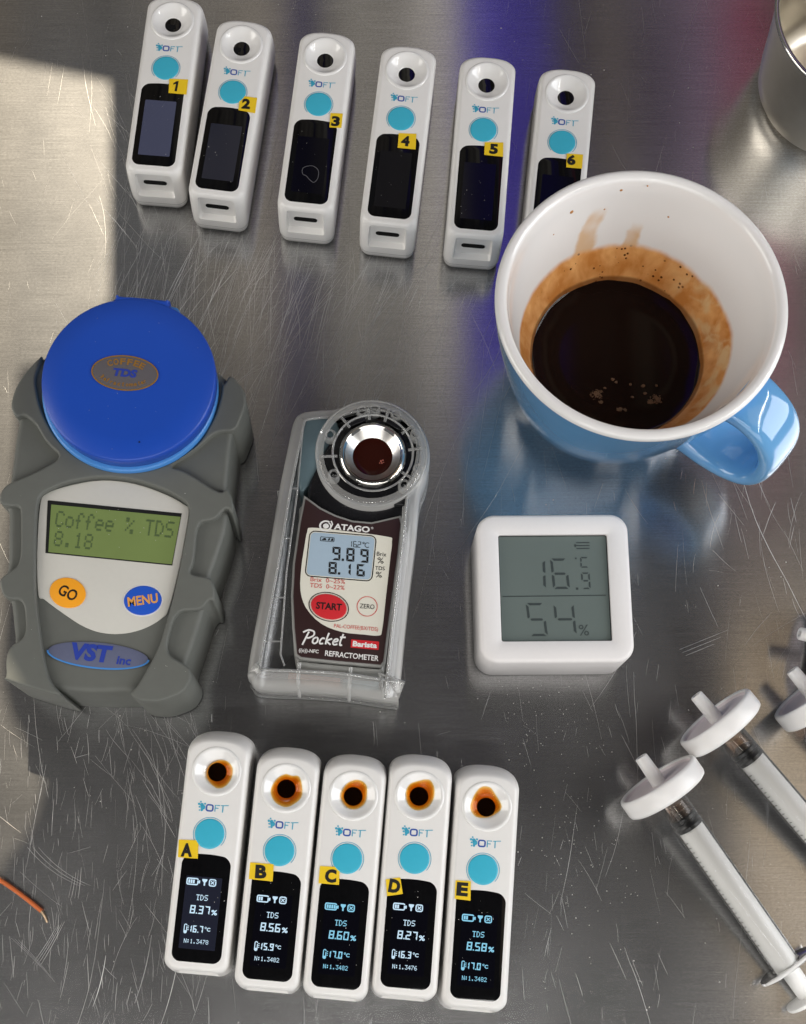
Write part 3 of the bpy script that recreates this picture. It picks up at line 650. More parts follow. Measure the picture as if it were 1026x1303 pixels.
STRAP = [(-35.4,58.5),(-41.0,49.9),(-43.3,43.7),(-43.9,37.1),(-41.3,32.7),(-38.5,34.4),(-34.0,31.6),(-29.0,24.7),(-22.1,19.6),(-32.0,12.4),(-40.5,7.7),(-42.3,4.3),(-42.0,0.5),(-39.9,-0.4),(-34.6,-0.1),(-33.7,-3.0),(-30.9,-20.9),(-35.7,-25.2),(-37.5,-27.4),(-36.0,-31.9),(-33.8,-34.1),(-27.7,-33.8),(-24.9,-46.4),(-29.9,-50.4),(-30.8,-55.0),(-29.5,-61.3),(-30.6,-62.1),(-21.7,-64.1),(-13.3,-65.7),(-9.1,-66.0),(-14.6,-61.2),(-18.3,-52.0),(-24.1,-31.9),(-26.9,-13.7),(-28.6,0.0),(-28.0,5.4),(-19.5,10.6),(-7.8,13.9),(4.4,13.9),(16.4,11.1),(23.8,7.6),(25.7,4.5),(25.3,-5.9),(24.7,-18.4),(23.5,-31.4),(21.3,-46.2),(16.2,-59.2),(13.4,-63.0),(16.7,-65.1),(24.0,-64.8),(31.8,-60.8),(34.1,-55.6),(32.8,-51.6),(23.4,-47.5),(25.4,-32.3),(34.5,-31.1),(36.5,-27.2),(38.4,-27.5),(38.1,-23.3),(36.2,-19.2),(28.1,-18.8),(29.5,-14.2),(28.8,0.5),(35.1,1.9),(38.3,7.1),(41.0,4.4),(40.8,8.2),(39.9,10.8),(37.6,14.3),(35.7,11.6),(21.8,19.1),(15.6,19.8),(24.7,26.9),(31.0,34.8),(38.3,35.8),(39.9,41.6),(40.8,46.6),(39.5,51.9),(33.7,57.5),(31.8,52.7),(31.2,55.2),(31.5,48.7),(30.3,40.7),(26.1,30.1),(18.5,22.4),(10.0,17.9),(1.7,16.2),(-8.1,16.5),(-19.2,21.1),(-27.0,28.1),(-33.2,37.5),(-36.9,48.4),(-35.7,55.1)]
def sd(p, poly):
    x, y = p; d = 1e9; ins = False
    for i in range(len(poly)):
        ax, ay = poly[i - 1]; bx, by = poly[i]; ex, ey = bx - ax, by - ay; wx, wy = x - ax, y - ay
        t = max(0, min(1, (wx * ex + wy * ey) / (ex * ex + ey * ey + 1e-12))); dx, dy = wx - ex * t, wy - ey * t
        d = min(d, dx * dx + dy * dy)
        if (ay > y) != (by > y) and x < (bx - ax) * (y - ay) / (by - ay) + ax: ins = not ins
    return math.sqrt(d) * (1 if ins else -1)
def pad(poly, z0, z1, bev):
    """raised moulding with rounded edges over any simple outline"""
    poly = chaikin(poly, 2, .2)
    if area(poly) < 0: poly = poly[::-1]
    P = [Vector(q) for q in poly]; n0 = len(P)
    fine = []
    for i in range(n0):
        a, b = P[i], P[(i + 1) % n0]; m = max(1, int((b - a).length / .9)); fine += [tuple(a.lerp(b, t / m)) for t in range(m)]
    for d in (.12 * bev, .35 * bev, .65 * bev, bev, 1.25 * bev):
        last = None
        for q in inset(fine, d):
            if sd(q, poly) > d * .96 and (last is None or (Vector(q) - last).length > .25): P.append(Vector(q)); last = Vector(q)
    v, e, f, *_ = delaunay_2d_cdt(P, [(i, (i + 1) % n0) for i in range(n0)], [], 0, 1e-5)
    M = MB()
    for q in v:
        t = max(0, min(1, sd((q.x, q.y), poly) / bev)); M.v.append((q.x, q.y, z1 - bev + bev * math.sqrt(max(0, 1 - (1 - t) ** 2))))
    for t in f:
        c = sum((v[i] for i in t), Vector((0, 0))) / len(t)
        if sd(c, poly) > 0: M.f.append(tuple(t))
    M.rings([[(x, y, z) for x, y in poly] for z in (z0, z1 - bev)], True, False, False)
    return M
VOI = inset(VO if area(VO) > 0 else VO[::-1], 1.3)
pad(VOI, .3, 33.6, 1.8).build('boot_core', RUBBER, vst, ang=50)
pad(STRAP, 1.2, 36.2, .85).build('rubber_boot', RUBBER, vst, ang=50)
def flange_disc(parent, name, c, r, z0, z1, bev, m, seg=96): return MB().lathe([(r * .2, z0), (r, z0), (r, z1 - bev), (r - bev * .3, z1 - bev * .3), (r - bev, z1), (r * .6, z1 + .15), (.01, z1 + .2)], (c[0], c[1], 0), seg).build(name, m, parent, ang=50)
flange_disc(vst, 'hinge_ring', (LIDC[0] - .7, LIDC[1] - .6), 31.7, 28, 38.4, .8, SKYBLUE)
lidM = MB().lathe([(6, 38.6), (30.2, 38.8), (31.0, 39.6), (31.05, 44.3), (30.85, 45.2), (30.3, 45.65), (22, 45.95), (10, 46.05), (.01, 46.1)], (LIDC[0], LIDC[1], 0), 128)
lid = lidM.build('lid', BLUELID, vst, ang=50)
MB().prism(spline([(-10.5, 74), (-9.6, 78.7), (-8.5, 79.5), (8.3, 79.5), (9.4, 78.5), (10.2, 73)], 3), 39.2, 45.2, .8).build('lid_tab', BLUELID, lid)
MB().prism([(9.6, 74.5), (9.7, 78.9), (12.4, 78.4), (15.6, 74.2), (14.8, 71)], 36, 42.2, .6).build('hinge_latch', SKYBLUE, vst)
bd = MB().prism(ell(-2.1, 49.6, 12.0, 6.7, 0), 46.05, 46.3, .1).build('lid_badge', BADGE, lid)
M = MB(); e0 = ell(-2.1, 49.6, 12.0, 6.7, 0); M.band(ell(-2.1, 49.6, 11.5, 6.25, 0), e0, 46.34); 
for word, sgn, base, rr in (('COFFEE', 1, 49.6, (8.6, 4.3)), ('Refractometer', -1, 49.9, (9.2, 4.6))):
    n = len(word); span = 84 if sgn > 0 else 112
    for i, ch in enumerate(word):
        t = math.radians(90 + span / 2 - span * i / (n - 1)) if sgn > 0 else math.radians(270 - span / 2 + span * i / (n - 1))
        x, y = -2.1 + rr[0] * math.cos(t), base + rr[1] * math.sin(t)
        rot = -math.atan2(rr[1] * math.cos(t), rr[0] * math.sin(t)) if sgn > 0 else math.atan2(rr[1] * math.cos(t), -rr[0] * math.sin(t))
        low = ch in 'eracom'
        text(M, ch, x, y - (.25 if (low and sgn < 0) else 0), 46.36, 2.4 if sgn > 0 else (1.15 if low else 1.75), 1.9 if sgn > 0 else (1.0 if ch not in 'frtm' else (1.4 if ch == 'm' else .75)), rot, .03)
M.build('gold_lettering', GPRINT, bd, False)
M = MB(); text(M, 'TDS', -2.0, 49.6, 46.37, 3.1, 8.6, 0, .05, .12); M.build('blue_lettering', PBLUE, bd, False)
M = MB()
M.flat(ell(6.5, 24.5, .32, .32, 0, 10), 46.0); M.build('lid_pit', INK, lid, False)
FP_ = [(-28.0, 1.3), (-26.7, 5.9), (-19.4, 9.8), (-7.7, 13.1), (4.5, 13.0), (15.9, 10.2), (23.0, 7.1), (25.1, 4.8), (24.9, -5.9), (24.3, -17.2), (22.6, -31.5), (20.6, -35.0), (16.6, -38.3), (11.5, -40.8), (6.2, -42.1), (1.8, -42.3), (-2.4, -41.8), (-7.3, -40.2), (-12.2, -37.7), (-17, -35.0), (-21.4, -32.3), (-23.7, -30.7), (-26.4, -16.1)]
fpl = MB().prism(spline(FP_, 4), 31.4, 33.1, .25).build('faceplate', FACE, vst)
fpl.location.z = .9 * K
dsp = MB().prism([(-25.3, 3.5), (22.6, 3.4), (21.7, -15.6), (-23.3, -15.5)], 33.05, 33.2, 0).build('display', LCDG, fpl, False)
M = MB(); fr = [(-25.3, 3.5), (22.6, 3.4), (21.7, -15.6), (-23.3, -15.5)]; 
stroke(fr + [fr[0]], .45, 33.26, M); M.flat([(-25.3, 3.5), (22.6, 3.4), (22.55, 2.3), (-25.2, 2.3)], 33.24); M.flat([(-25.3, 3.5), (-23.3, -15.5), (-22.4, -15.5), (-24.2, 3.5)], 33.245); M.build('display_frame', INK, dsp, False)
M = MB(); pixtext(M, 'Coffee % TDS', -21.6, .2, 33.26, .595, .86, .9); pixtext(M, '8.18', -21.0, -7.2, 33.26, .595, .82, .9); M.build('readout', LCDGT, dsp, False)
go = MB().prism(ell(-13.4, -29.3, 6.5, 5.35, math.radians(-14)), 33.05, 33.45, .15).build('go_button', ORANGE, fpl)
M = MB(); text(M, 'GO', -13.2, -29.3, 33.5, 4.1, 6.8, math.radians(-20), .02); M.build('button_lettering', INK, go, False)
M = MB(); M.flat(ell(13.2, -29.4, 7.1, 5.8, math.radians(8)), 33.14); M.build('button_border', WPRINT, fpl, False)
mn = MB().prism(ell(13.2, -29.4, 6.6, 5.3, math.radians(8)), 33.05, 33.45, .15).build('menu_button', NAVYB, fpl)
M = MB(); text(M, 'MENU', 13.2, -29.3, 33.5, 3.5, 10.6, math.radians(14), .03); M.build('button_lettering', OPRINT, mn, False)
M = MB()
for _ in range(60):
    u, w_, r = rnd.uniform(-38, 32), rnd.uniform(-58, 12), .06 + .10 * rnd.random() ** 2
    zz = 36.24 if sd((u, w_), STRAP) > 1.3 else None
    if zz: M.flat(ell(u, w_, r, r * rnd.uniform(.5, 1.4), rnd.random() * 3, 6), zz)
for _ in range(16): M.flat(ell(rnd.uniform(-24, 21), rnd.uniform(-15, 3), .12, .1, 0, 6), 34.19)
for _ in range(14):
    a, q = rnd.random() * 6.28, 28 * math.sqrt(rnd.random()); M.flat(ell(LIDC[0] + q * math.cos(a), LIDC[1] + q * math.sin(a), .1, .08, 0, 6), 46.13)
M.build('dust', DUST, vst, False)['kind'] = 'stuff'
# oval maker's plate at the foot
be = ell(.4, -50.3, 17.6, 4.5, 0)
bz = lambda y: 33.6
bp_ = MB().prism(be, 31.2, 33.3, .15).build('foot_badge', SBADGE, vst)
bp_.location.z = .85 * K
M = MB(); a_ = ell(.4, -50.3, 18.0, 4.9, 0, 60); b_ = ell(.4, -50.3, 17.3, 4.3, 0, 60)
M.band(b_[30:] + b_[:1], a_[30:] + a_[:1], 33.35); M.f.pop(); M.build('badge_trim', SKYBLUE, bp_, False)
M = MB(); text(M, 'VST', -2.0, -49.7, 33.37, 6.2, 14.5, 0, .05, .1); text(M, 'inc', 9.6, -51.4, 33.37, 2.9, 5.0, 0, .03, .1); M.build('badge_lettering', PBLUE, bp_, False)

# ================================================================== pocket refractometer in its clear case
at = thing('pocket_refractometer', 'small pocket refractometer with dark brown panel in a clear plastic case', 'refractometer', (-5, 130, 0), -.085)
CO = [(-29.0, -44.9), (-27.3, -20.5), (-25.8, -.2), (-24.7, 19.6), (-22.9, 38.8), (-21.8, 48.5), (-19.2, 52.1), (-13.0, 53.9), (-6.7, 54.9), (-.5, 57.4), (7.6, 59.0), (15.9, 58.1), (23.5, 53.9), (28.5, 47.0), (30.2, 39.5), (29.6, 31.8), (27.7, 24.1), (27.4, 8.1), (26.5, -10.4), (25.9, -31.2), (25.4, -49.5), (24.0, -51.4), (6.2, -50.3), (-10.3, -50.6), (-24.6, -51.1), (-27.9, -48.8)]
co = spline(CO, 4)
if area(co) < 0: co = co[::-1]
R = [[(x, y, z) for x, y in inset(co, d)] for z, d in ((.6, .6), (1.6, 0), (12, 0), (22, .2), (25.5, 1.0), (27.6, 2.6), (28.5, 5.0))]
MB().rings(R, True, True, False).build('clear_case', CLEAR, at, ang=70)
M = MB()                                                       # moulded rim, ribs and lugs of the case
for z, d, r in ((28.4, 5.0, .55), (14, .4, .5), (1.4, .2, .7)):
    q = inset(co, d); M.tube([(x, y, z) for x, y in q + q[:1]], r, 6, False)
for y in (21, 2, -20, -36): M.tube([(-25.5 + y * .02, y, 4), (-25 + y * .02, y, 24), (-21 + y * .02, y + .3, 27.5), (-17.5, y + .6, 27.4)], .25, 6)
M.tube([(-17.4, 44, 27.2), (-17.2, 20, 27.4), (-18.2, -10, 27.3), (-17.4, -40, 27.2), (-15.6, -44, 27)], .32, 8)
M.tube([(21.8, 18, 27.6), (22.2, -10, 27.6), (21.0, -42, 27.4)], .55, 8)
M.tube([(24.6, 20, 24), (24.2, -46, 24)], .5, 8)
for x in (-10.5, 7.6): M.tube([(x, -42.5, 27.5), (x + .2, -49.2, 26.5), (x + .2, -51, 8)], .7, 8)
M.build('case_ribs', CLEAR2, at, ang=80)
PC = (8.9, 37.0)
M = MB()                                                       # round clear hood round the prism
M.lathe([(20.5, 24), (20.3, 29), (19.3, 30.2), (17.5, 30.5)], (PC[0] - .4, PC[1] - .4, 0), 72)
M.build('clear_hood', CLEAR, at, ang=70)
M = MB(); M.lathe([(20.2, 29.3), (20.6, 29.7), (20.2, 30.3), (19.6, 30.0)], (PC[0] - .4, PC[1] - .4, 0), 72)
M.lathe([(14.6, 28.7), (15.0, 29.2), (14.6, 29.5), (14.2, 29.1)], (PC[0], PC[1], 0), 64)
for a, r in ((215, 16.4), (318, 16.6), (92, 17.4), (108, 17.0), (65, 17.6), (30, 17.5), (345, 17.8), (160, 17.2)):
    x, y = PC[0] + r * math.cos(math.radians(a)), PC[1] + r * math.sin(math.radians(a))
    M.lathe([(2.2, 24), (2.2, 28.6), (1.7, 29.2), (1.2, 28.6)], (x, y, 0), 14)
for a in (40, 75, 100, 135, 190, 330, 10):
    c, s = math.cos(math.radians(a)), math.sin(math.radians(a)); M.tube([(PC[0] + 13 * c, PC[1] + 13 * s, 28.6), (PC[0] + 19.4 * c, PC[1] + 19.4 * s, 29.6)], .55, 6)
M.build('hood_lugs', CLEAR2, at, ang=80)
FPA = [(-14.0, 18.2), (-8.5, 14.7), (-2.9, 12.4), (3.5, 10.8), (10.7, 10.7), (16.8, 12.7), (20.3, 13.9), (21.1, 11.6), (20.9, .4), (20.2, -13.4), (19.3, -29.8), (18.9, -39.2), (18.0, -40.6), (1.8, -40.5), (-10.0, -40.2), (-11.6, -39.2), (-13.4, -29.9), (-15.0, -18.3), (-15.5, -6.4), (-14.9, 8.5)]
def lsub(p, n=3):                                              # subdivide edges straight
    o = []
    for i in range(len(p)):
        a, b = Vector(p[i]), Vector(p[(i + 1) % len(p)]); o += [tuple(a.lerp(b, t / n)) for t in range(n)]
    return o
fpa = FPA if area(FPA) > 0 else FPA[::-1]
bodyo = spline([(-13.6, 24), (-12.4, 16), (-4, 11), (8, 9.4), (20, 12), (23.4, 18), (24.6, 27), (24.5, 38), (20.5, 47), (12, 51.5), (4, 51), (-4.5, 46), (-9, 38), (-11.8, 30)], 3)
lowo = spline([(-14.6, 18), (-15.5, 6), (-16.2, -6), (-15.6, -20), (-14, -32), (-12.4, -41), (-10, -43), (4, -43.2), (18, -43), (19.6, -40), (20.4, -25), (21.4, 0), (21.6, 13), (4, 9.5)], 3)
MB().prism(lowo, 2, 24.0, 1.6).build('grip', SEAM, at)
MB().prism(bodyo, 2, 24.2, 1.6).build('body', BODYB, at)
MB().prism(spline([(-15.4, 22), (-8.5, 36), (-4.5, 48), (-9, 52), (-17, 50), (-18, 30)], 3), 3, 22.5, 1).build('side_grip', BODYT, at)
MB().prism([(-15, -43.2), (-2, -43.6), (4, -43.8), (4, -47.5), (-15, -47)], 2, 12, .5).build('copper_strip', COPPER, at)  # copper-coloured strip below the panel
MB().prism([(5, -43.6), (18, -43.6), (18, -47), (5, -47.3)], 2, 10, .5).build('blue_grey_strip', BODYT, at)  # blue-grey strip next to the copper one
MB().prism(inset(fpa, -.9), 24.0, 26.2, .5).build('panel_bezel', SEAM, at)
pan = MB().prism(fpa, 25.6, 26.6, .2).build('front_panel', BROWN, at)
MB().lathe([(12.2, 24), (12.4, 27.3), (11.9, 28.1), (10.9, 28.4), (10.5, 28.1), (10.2, 27.7), (9.9, 27.5)], (PC[0], PC[1], 0), 72).build('prism_ring', CHROME, at, ang=50)
MB().lathe([(10.0, 27.6), (9.7, 27.3), (7.0, 24.6), (6.7, 24.45), (6.6, 24.4), (.01, 24.35)], (PC[0], PC[1], 0), 72).build('sample_cone', mat('brushed_cone', (.86, .83, .78, 1), .3, metal=1), at, ang=50)
for a, w in ((118, 9), (62, 9)):
    c, s = math.cos(math.radians(a)), math.sin(math.radians(a)); m = MB().prism(rrect(-3, -1.4, 3, 1.4, .5, 3), 24, 27.6, .4)
    m.xform(Matrix.Translation((PC[0] + 14.4 * c, PC[1] + 14.4 * s, 0)) @ Matrix.Rotation(math.radians(a - 90), 4, 'Z')); m.build('clip', BODYB, at)
M = MB().prism(rrect(17.8, 18.6, 23, 21.2, .6, 3), 24, 27.4, .4); M.build('clip', BODYB, at)
WPA = [(-12.2, 6.0), (-10.5, 7.5), (2.0, 7.2), (16.8, 6.4), (18.5, 4.9), (18.4, -1.6), (18.0, -15.4), (17.6, -28.1), (16.5, -30.2), (11.4, -30.3), (3.4, -30.0), (-4.2, -27.6), (-10.0, -22.4), (-12.6, -16.2), (-13.1, -8.0), (-12.7, .3)]
wl = MB().prism(spline(WPA, 3), 26.5, 26.7, 0).build('cream_label', CREAM, pan, False)
DPA = rrect(-10.8, -10.2, 12.3, 5.8, 1.6, 5); DPA = [(x - .028 * (-y if y < 0 else 0), y) for x, y in DPA]
M = MB(); stroke(inset(DPA, -.45) + inset(DPA, -.45)[:1], .38, 26.74, M); M.build('display_outline', INK, pan, False)
dl = MB().flat(DPA, 26.75).build('display', LCDB, pan, False)
# digits
M = MB(); z = 26.8
def big(s, x, y, w, h, t, adv, dotgap):
    for ch in s:
        if ch == '.': dot(M, x - adv + w + .45, y, z, t * 1.1)
        else: seg7(M, ch, x, y, z, w, h, t, -.06); x += adv
big('9.89', -2.3, -4.0, 2.9, 5.0, .78, 5.05, 0); big('8.16', -3.2, -9.2, 2.9, 4.5, .78, 5.05, 0)
M.build('readout', INK, pan, False)
M = MB()
x = 3.4
for ch in '16.2': 
    if ch == '.': dot(M, x - .45, 1.4, z, .28)
    else: seg7(M, ch, x - (.4 if ch == '1' else 0), 1.4, z, 1.25, 2.3, .24, -.04); x += 1.55 if ch != '1' else 1.35
stroke(ell(8.35, 3.3, .3, .3, 0, 10) + [(8.65, 3.3)], .2, z, M); text(M, 'C', 9.6, 2.6, z, 2.0, 1.6)
stroke(rrect(-7.2, 2.8, -2.3, 4.3, .2, 2) + [(-2.3, 4.1)], .22, z, M)
M.flat([(-6.9, 3.1), (-5.9, 4.0), (-5.4, 4.0), (-5.0, 3.1)], z); M.flat([(-4.7, 3.1), (-4.2, 4.0), (-3.7, 4.0), (-3.9, 3.1)], z); M.flat([(-3.6, 3.1), (-3.2, 4.0), (-2.6, 4.0), (-2.6, 3.1)], z)
text(M, 'Brix', 15.2, -.3, z, 1.5, 3.4); text(M, '%', 15.0, -2.7, z, 2.2, 2.2); text(M, 'TDS', 15.0, -5.6, z, 1.4, 3.4); text(M, '%', 14.8, -8.0, z, 2.2, 2.2)
M.build('small_print', INK, pan, False)
M = MB(); text(M, 'Brix  0~25%', -3.2, -11.7, z, 1.6, 12.4); text(M, 'TDS  0~22%', -3.2, -13.9, z, 1.6, 12.4); text(M, 'PAL-COFFEE(BX/TDS)', 8.3, -28.2, z, 1.8, 15.6)
M.band(ell(11.6, -20.0, 3.45, 3.45), ell(11.6, -20.0, 3.7, 3.7), z); M.build('red_print', REDP, pan, False)
M = MB(); M.band(ell(-2.0, -21.3, 7.0, 5.0, math.radians(-10)), ell(-2.0, -21.3, 7.3, 5.3, math.radians(-10)), z); text(M, 'ZERO', 11.6, -20.0, z, 1.7, 5.2); M.build('button_outline', INK, pan, False)
sb = MB().prism(ell(-2.0, -21.3, 6.5, 4.55, math.radians(-10)), 26.6, 27.1, .25).build('start_button', RED, pan)
M = MB(); text(M, 'START', -1.9, -21.2, 27.15, 2.6, 9.2, 0, .03); M.build('button_lettering', INK, sb, False)
# white printing on the brown panel
M = MB(); text(M, 'ATAGO', 3.7, 8.55, 26.72, 2.3, 13.0, math.radians(-1), .035); text(M, '®', 11.0, 9.2, 26.72, .9)
for r0, r1, a0, a1 in ((1.55, 2.15, 60, 300), (.0, .95, 0, 360), (1.3, 1.75, -60, 60)):
    n = 18; A = [math.radians(a0 + (a1 - a0) * i / n) for i in range(n + 1)]
    M.rings([[(-5.7 + 1.15 * r0 * math.cos(t), 8.5 + r0 * math.sin(t), 26.72) for t in A], [(-5.7 + 1.15 * r1 * math.cos(t), 8.5 + r1 * math.sin(t), 26.72) for t in A]], close=False)
stroke([(-4.2, 7.2), (-3.4, 9.4), (-4.0, 10.6)], .5, 26.73, M)
def brush(paths, x, y, sc, w):
    for p in paths: stroke(spline([(x + (a + .22 * b) * sc, y + b * sc) for a, b in p], 4, False), w, 26.72 + rnd.random() * .01, M)
brush([[(.2, -.6), (.5, 1.2), (.8, 2.9)], [(-.6, 2.6), (.6, 3.3), (2.0, 3.0), (2.2, 2.0), (1.2, 1.3), (.6, 1.4)],
       [(3.1, 1.6), (2.5, 1.2), (2.5, .3), (3.1, 0), (3.6, .5), (3.5, 1.3), (3.1, 1.6)], [(5.2, 1.4), (4.6, 1.5), (4.2, .8), (4.4, .1), (5.2, .2)],
       [(5.8, 3.0), (5.7, 1.5), (5.8, 0)], [(7.0, 1.6), (5.9, .9), (7.1, .0)], [(7.6, .8), (8.5, 1.1), (8.3, 1.6), (7.7, 1.4), (7.5, .6), (7.9, .1), (8.7, .3)], [(9.4, 3.0), (9.2, 1.2), (9.4, .1), (9.9, .2)], [(8.8, 2.1), (10.2, 2.2)]], -10.2, -35.0, 1.42, .62)
text(M, '((o))-NFC', -7.6, -38.0, 26.72, 1.7, 7.0, 0, .02); text(M, 'REFRACTOMETER', 7.7, -38.3, 26.72, 2.0, 19.0, math.radians(-1), .02)
M.build('white_printing', WPRINT, pan, False)['kind'] = 'stuff'
bb = MB().flat(rrect(7.0, -35.4, 16.9, -32.4, .2, 2), 26.73).build('red_plate', RED, pan, False)
M = MB(); text(M, 'Barista', 11.95, -33.9, 26.78, 2.0, 8.6, 0, .045); M.build('plate_lettering', WPRINT, pan, False)
M = MB()
R = [[(PC[0] + r * math.cos(2 * PI * k / 48), PC[1] + r * math.sin(2 * PI * k / 48), zz) for k in range(48)] for r, zz in ((7.35, 24.92), (7.1, 24.8), (5, 24.76), (.05, 24.75))]
M.rings(R, True, False, True)
c = M.build('coffee_sample', mat('red_brown_coffee', (.034, .0065, .004, 1), .04, ior=1.3), None); c.location = at.location; c.rotation_euler = at.rotation_euler
tag(c, 'dark red brown coffee in the steel cone of the pocket refractometer', 'coffee sample')
bub = MB()
for x, y, r in ((3.2, -1.4, .38), (3.9, -1.0, .3), (3.6, -2.1, .33), (2.8, -2.2, .24), (4.2, -1.8, .22)): bub.lathe([(r, 0), (r * .8, r * .5), (.01, r * .8)], (PC[0] + x, PC[1] + y, 24.78), 10)
b = bub.build('bubbles', mat('reddish_bubble', lin(190, 110, 95), .2), c)

# ================================================================== cup of coffee
cup = thing('coffee_cup', 'sky blue glazed cup with white inside, brown coffee residue on its wall', 'cup', (96.6, 202.4, 0))
def inner_mat():
    m = bpy.data.materials.new('white_glaze_with_residue'); m.use_nodes = True; nt = m.node_tree; b = nt.nodes['Principled BSDF']; N = nt.nodes.new; L = nt.links.new
    tc = N('ShaderNodeTexCoord'); sp = N('ShaderNodeSeparateXYZ'); L(tc.outputs['Object'], sp.inputs[0])
    def nz(s, d=5, dist=0, vec=None):
        n = N('ShaderNodeTexNoise'); n.inputs['Scale'].default_value = s; n.inputs['Detail'].default_value = d; n.inputs['Distortion'].default_value = dist
        if vec: mp = N('ShaderNodeMapping'); mp.inputs['Scale'].default_value = vec; L(tc.outputs['Object'], mp.inputs[0]); L(mp.outputs[0], n.inputs['Vector'])
        else: L(tc.outputs['Object'], n.inputs['Vector'])
        return n.outputs['Fac']
    def ma(op, a, c, d=None):
        x = N('ShaderNodeMath'); x.operation = op
        for i, v in enumerate((a, c, d)):
            if v is None: continue
            if isinstance(v, (int, float)): x.inputs[i].default_value = v
            else: L(v, x.inputs[i])
        return x.outputs[0]
    def ss(v, a, c):
        r = N('ShaderNodeMapRange'); r.interpolation_type = 'SMOOTHSTEP'; r.inputs['From Min'].default_value = a; r.inputs['From Max'].default_value = c; L(v, r.inputs['Value']); return r.outputs[0]
    X, Y, Z = sp.outputs
    # residue band: up to z = 44 mm, a little higher to the right, ragged
    edge = ma('ADD', ma('MULTIPLY_ADD', nz(55, 4), .005, .0425), ma('MULTIPLY', X, .03))
    band = ma('SUBTRACT', 1, ss(ma('SUBTRACT', Z, edge), -.0012, .0016))
    ring = N('ShaderNodeValToRGB'); L(nz(170, 8, .3, (1, 1, .6)), ring.inputs[0])
    ring.color_ramp.elements[0].position = .36; ring.color_ramp.elements[0].color = lin(204, 134, 68); ring.color_ramp.elements[1].position = .72; ring.color_ramp.elements[1].color = lin(238, 180, 116)
    pale = ma('MULTIPLY', ss(nz(130, 6, .6), .44, .68), ss(X, .012, .036))
    mx1 = N('ShaderNodeMix'); mx1.data_type = 'RGBA'; L(pale, mx1.inputs['Factor']); L(ring.outputs[0], mx1.inputs['A']); mx1.inputs['B'].default_value = lin(226, 190, 140)
    # dark bubble pits near the back
    vo = N('ShaderNodeTexVoronoi'); vo.inputs['Scale'].default_value = 420; L(tc.outputs['Object'], vo.inputs['Vector'])
    pit = ma('MULTIPLY', ma('MULTIPLY', ma('LESS_THAN', vo.outputs['Distance'], .20), ss(nz(90, 2), .52, .6)), ss(Y, .012, .03))
    mx2 = N('ShaderNodeMix'); mx2.data_type = 'RGBA'; L(pit, mx2.inputs['Factor']); L(mx1.outputs['Result'], mx2.inputs['A']); mx2.inputs['B'].default_value = lin(96, 52, 24)
    # dark wet edge at the liquid
    wet = ma('SUBTRACT', 1, ss(ma('SUBTRACT', Z, ma('MULTIPLY_ADD', nz(60), .002, .0315)), 0, .0012))
    mx3 = N('ShaderNodeMix'); mx3.data_type = 'RGBA'; L(ma('MULTIPLY', wet, .75), mx3.inputs['Factor']); L(mx2.outputs['Result'], mx3.inputs['A']); mx3.inputs['B'].default_value = lin(110, 66, 34)
    # two drip trails up the back wall
    def drip(x0, lean, w, z1):
        xx = ma('SUBTRACT', X, ma('MULTIPLY_ADD', Z, lean, x0)); wob = ma('MULTIPLY_ADD', nz(90, 3), .006, -.003)
        d = ma('ABSOLUTE', ma('ADD', xx, wob), 0); k = ma('SUBTRACT', 1, ss(d, w * .5, w))
        return ma('MULTIPLY', ma('MULTIPLY', k, ss(Y, .0, .01)), ma('MULTIPLY', ma('SUBTRACT', 1, ss(Z, z1 - .004, z1 + .002)), ss(nz(60, 3), .15, .5)))
    dr = ma('MAXIMUM', drip(-.0235, .22, .0042, .062), drip(-.0015, .12, .0034, .054))
    base = N('ShaderNodeMix'); base.data_type = 'RGBA'; L(ma('MULTIPLY', dr, .75), base.inputs['Factor']); base.inputs['A'].default_value = (.83, .815, .80, 1); base.inputs['B'].default_value = lin(214, 168, 110)
    fin = N('ShaderNodeMix'); fin.data_type = 'RGBA'; L(band, fin.inputs['Factor']); L(base.outputs['Result'], fin.inputs['A']); L(mx3.outputs['Result'], fin.inputs['B'])
    L(fin.outputs['Result'], b.inputs['Base Color']); b.inputs['Roughness'].default_value = .12; b.inputs['Coat Weight'].default_value = .4
    bpn = N('ShaderNodeBump'); bpn.inputs['Strength'].default_value = .35; bpn.inputs['Distance'].default_value = .0004; L(ma('MULTIPLY', nz(160, 5), band), bpn.inputs['Height']); L(bpn.outputs[0], b.inputs['Normal'])
    return m
MB().lathe([(20, 1.0), (25.5, .8), (26.5, 0), (27.8, .2), (28.6, 1.6), (29.2, 4), (33, 9), (36.8, 18), (40.2, 30), (43.2, 42), (45.8, 54), (47.7, 64), (48.9, 72), (49.15, 73.4)], seg=128).build('cup_body', BLUECUP, cup, ang=50)
MB().lathe([(49.15, 73.4), (49.2, 74.4), (48.9, 75.3), (48.0, 75.8), (46.6, 75.8), (45.6, 75.2), (45.0, 74.0), (44.2, 68), (42.4, 60), (39.8, 51), (36.6, 43), (33.2, 36), (30.8, 31), (28, 26), (22, 20), (12, 17), (.01, 16.5)], seg=128).build('inner_glaze', inner_mat(), cup, ang=60)
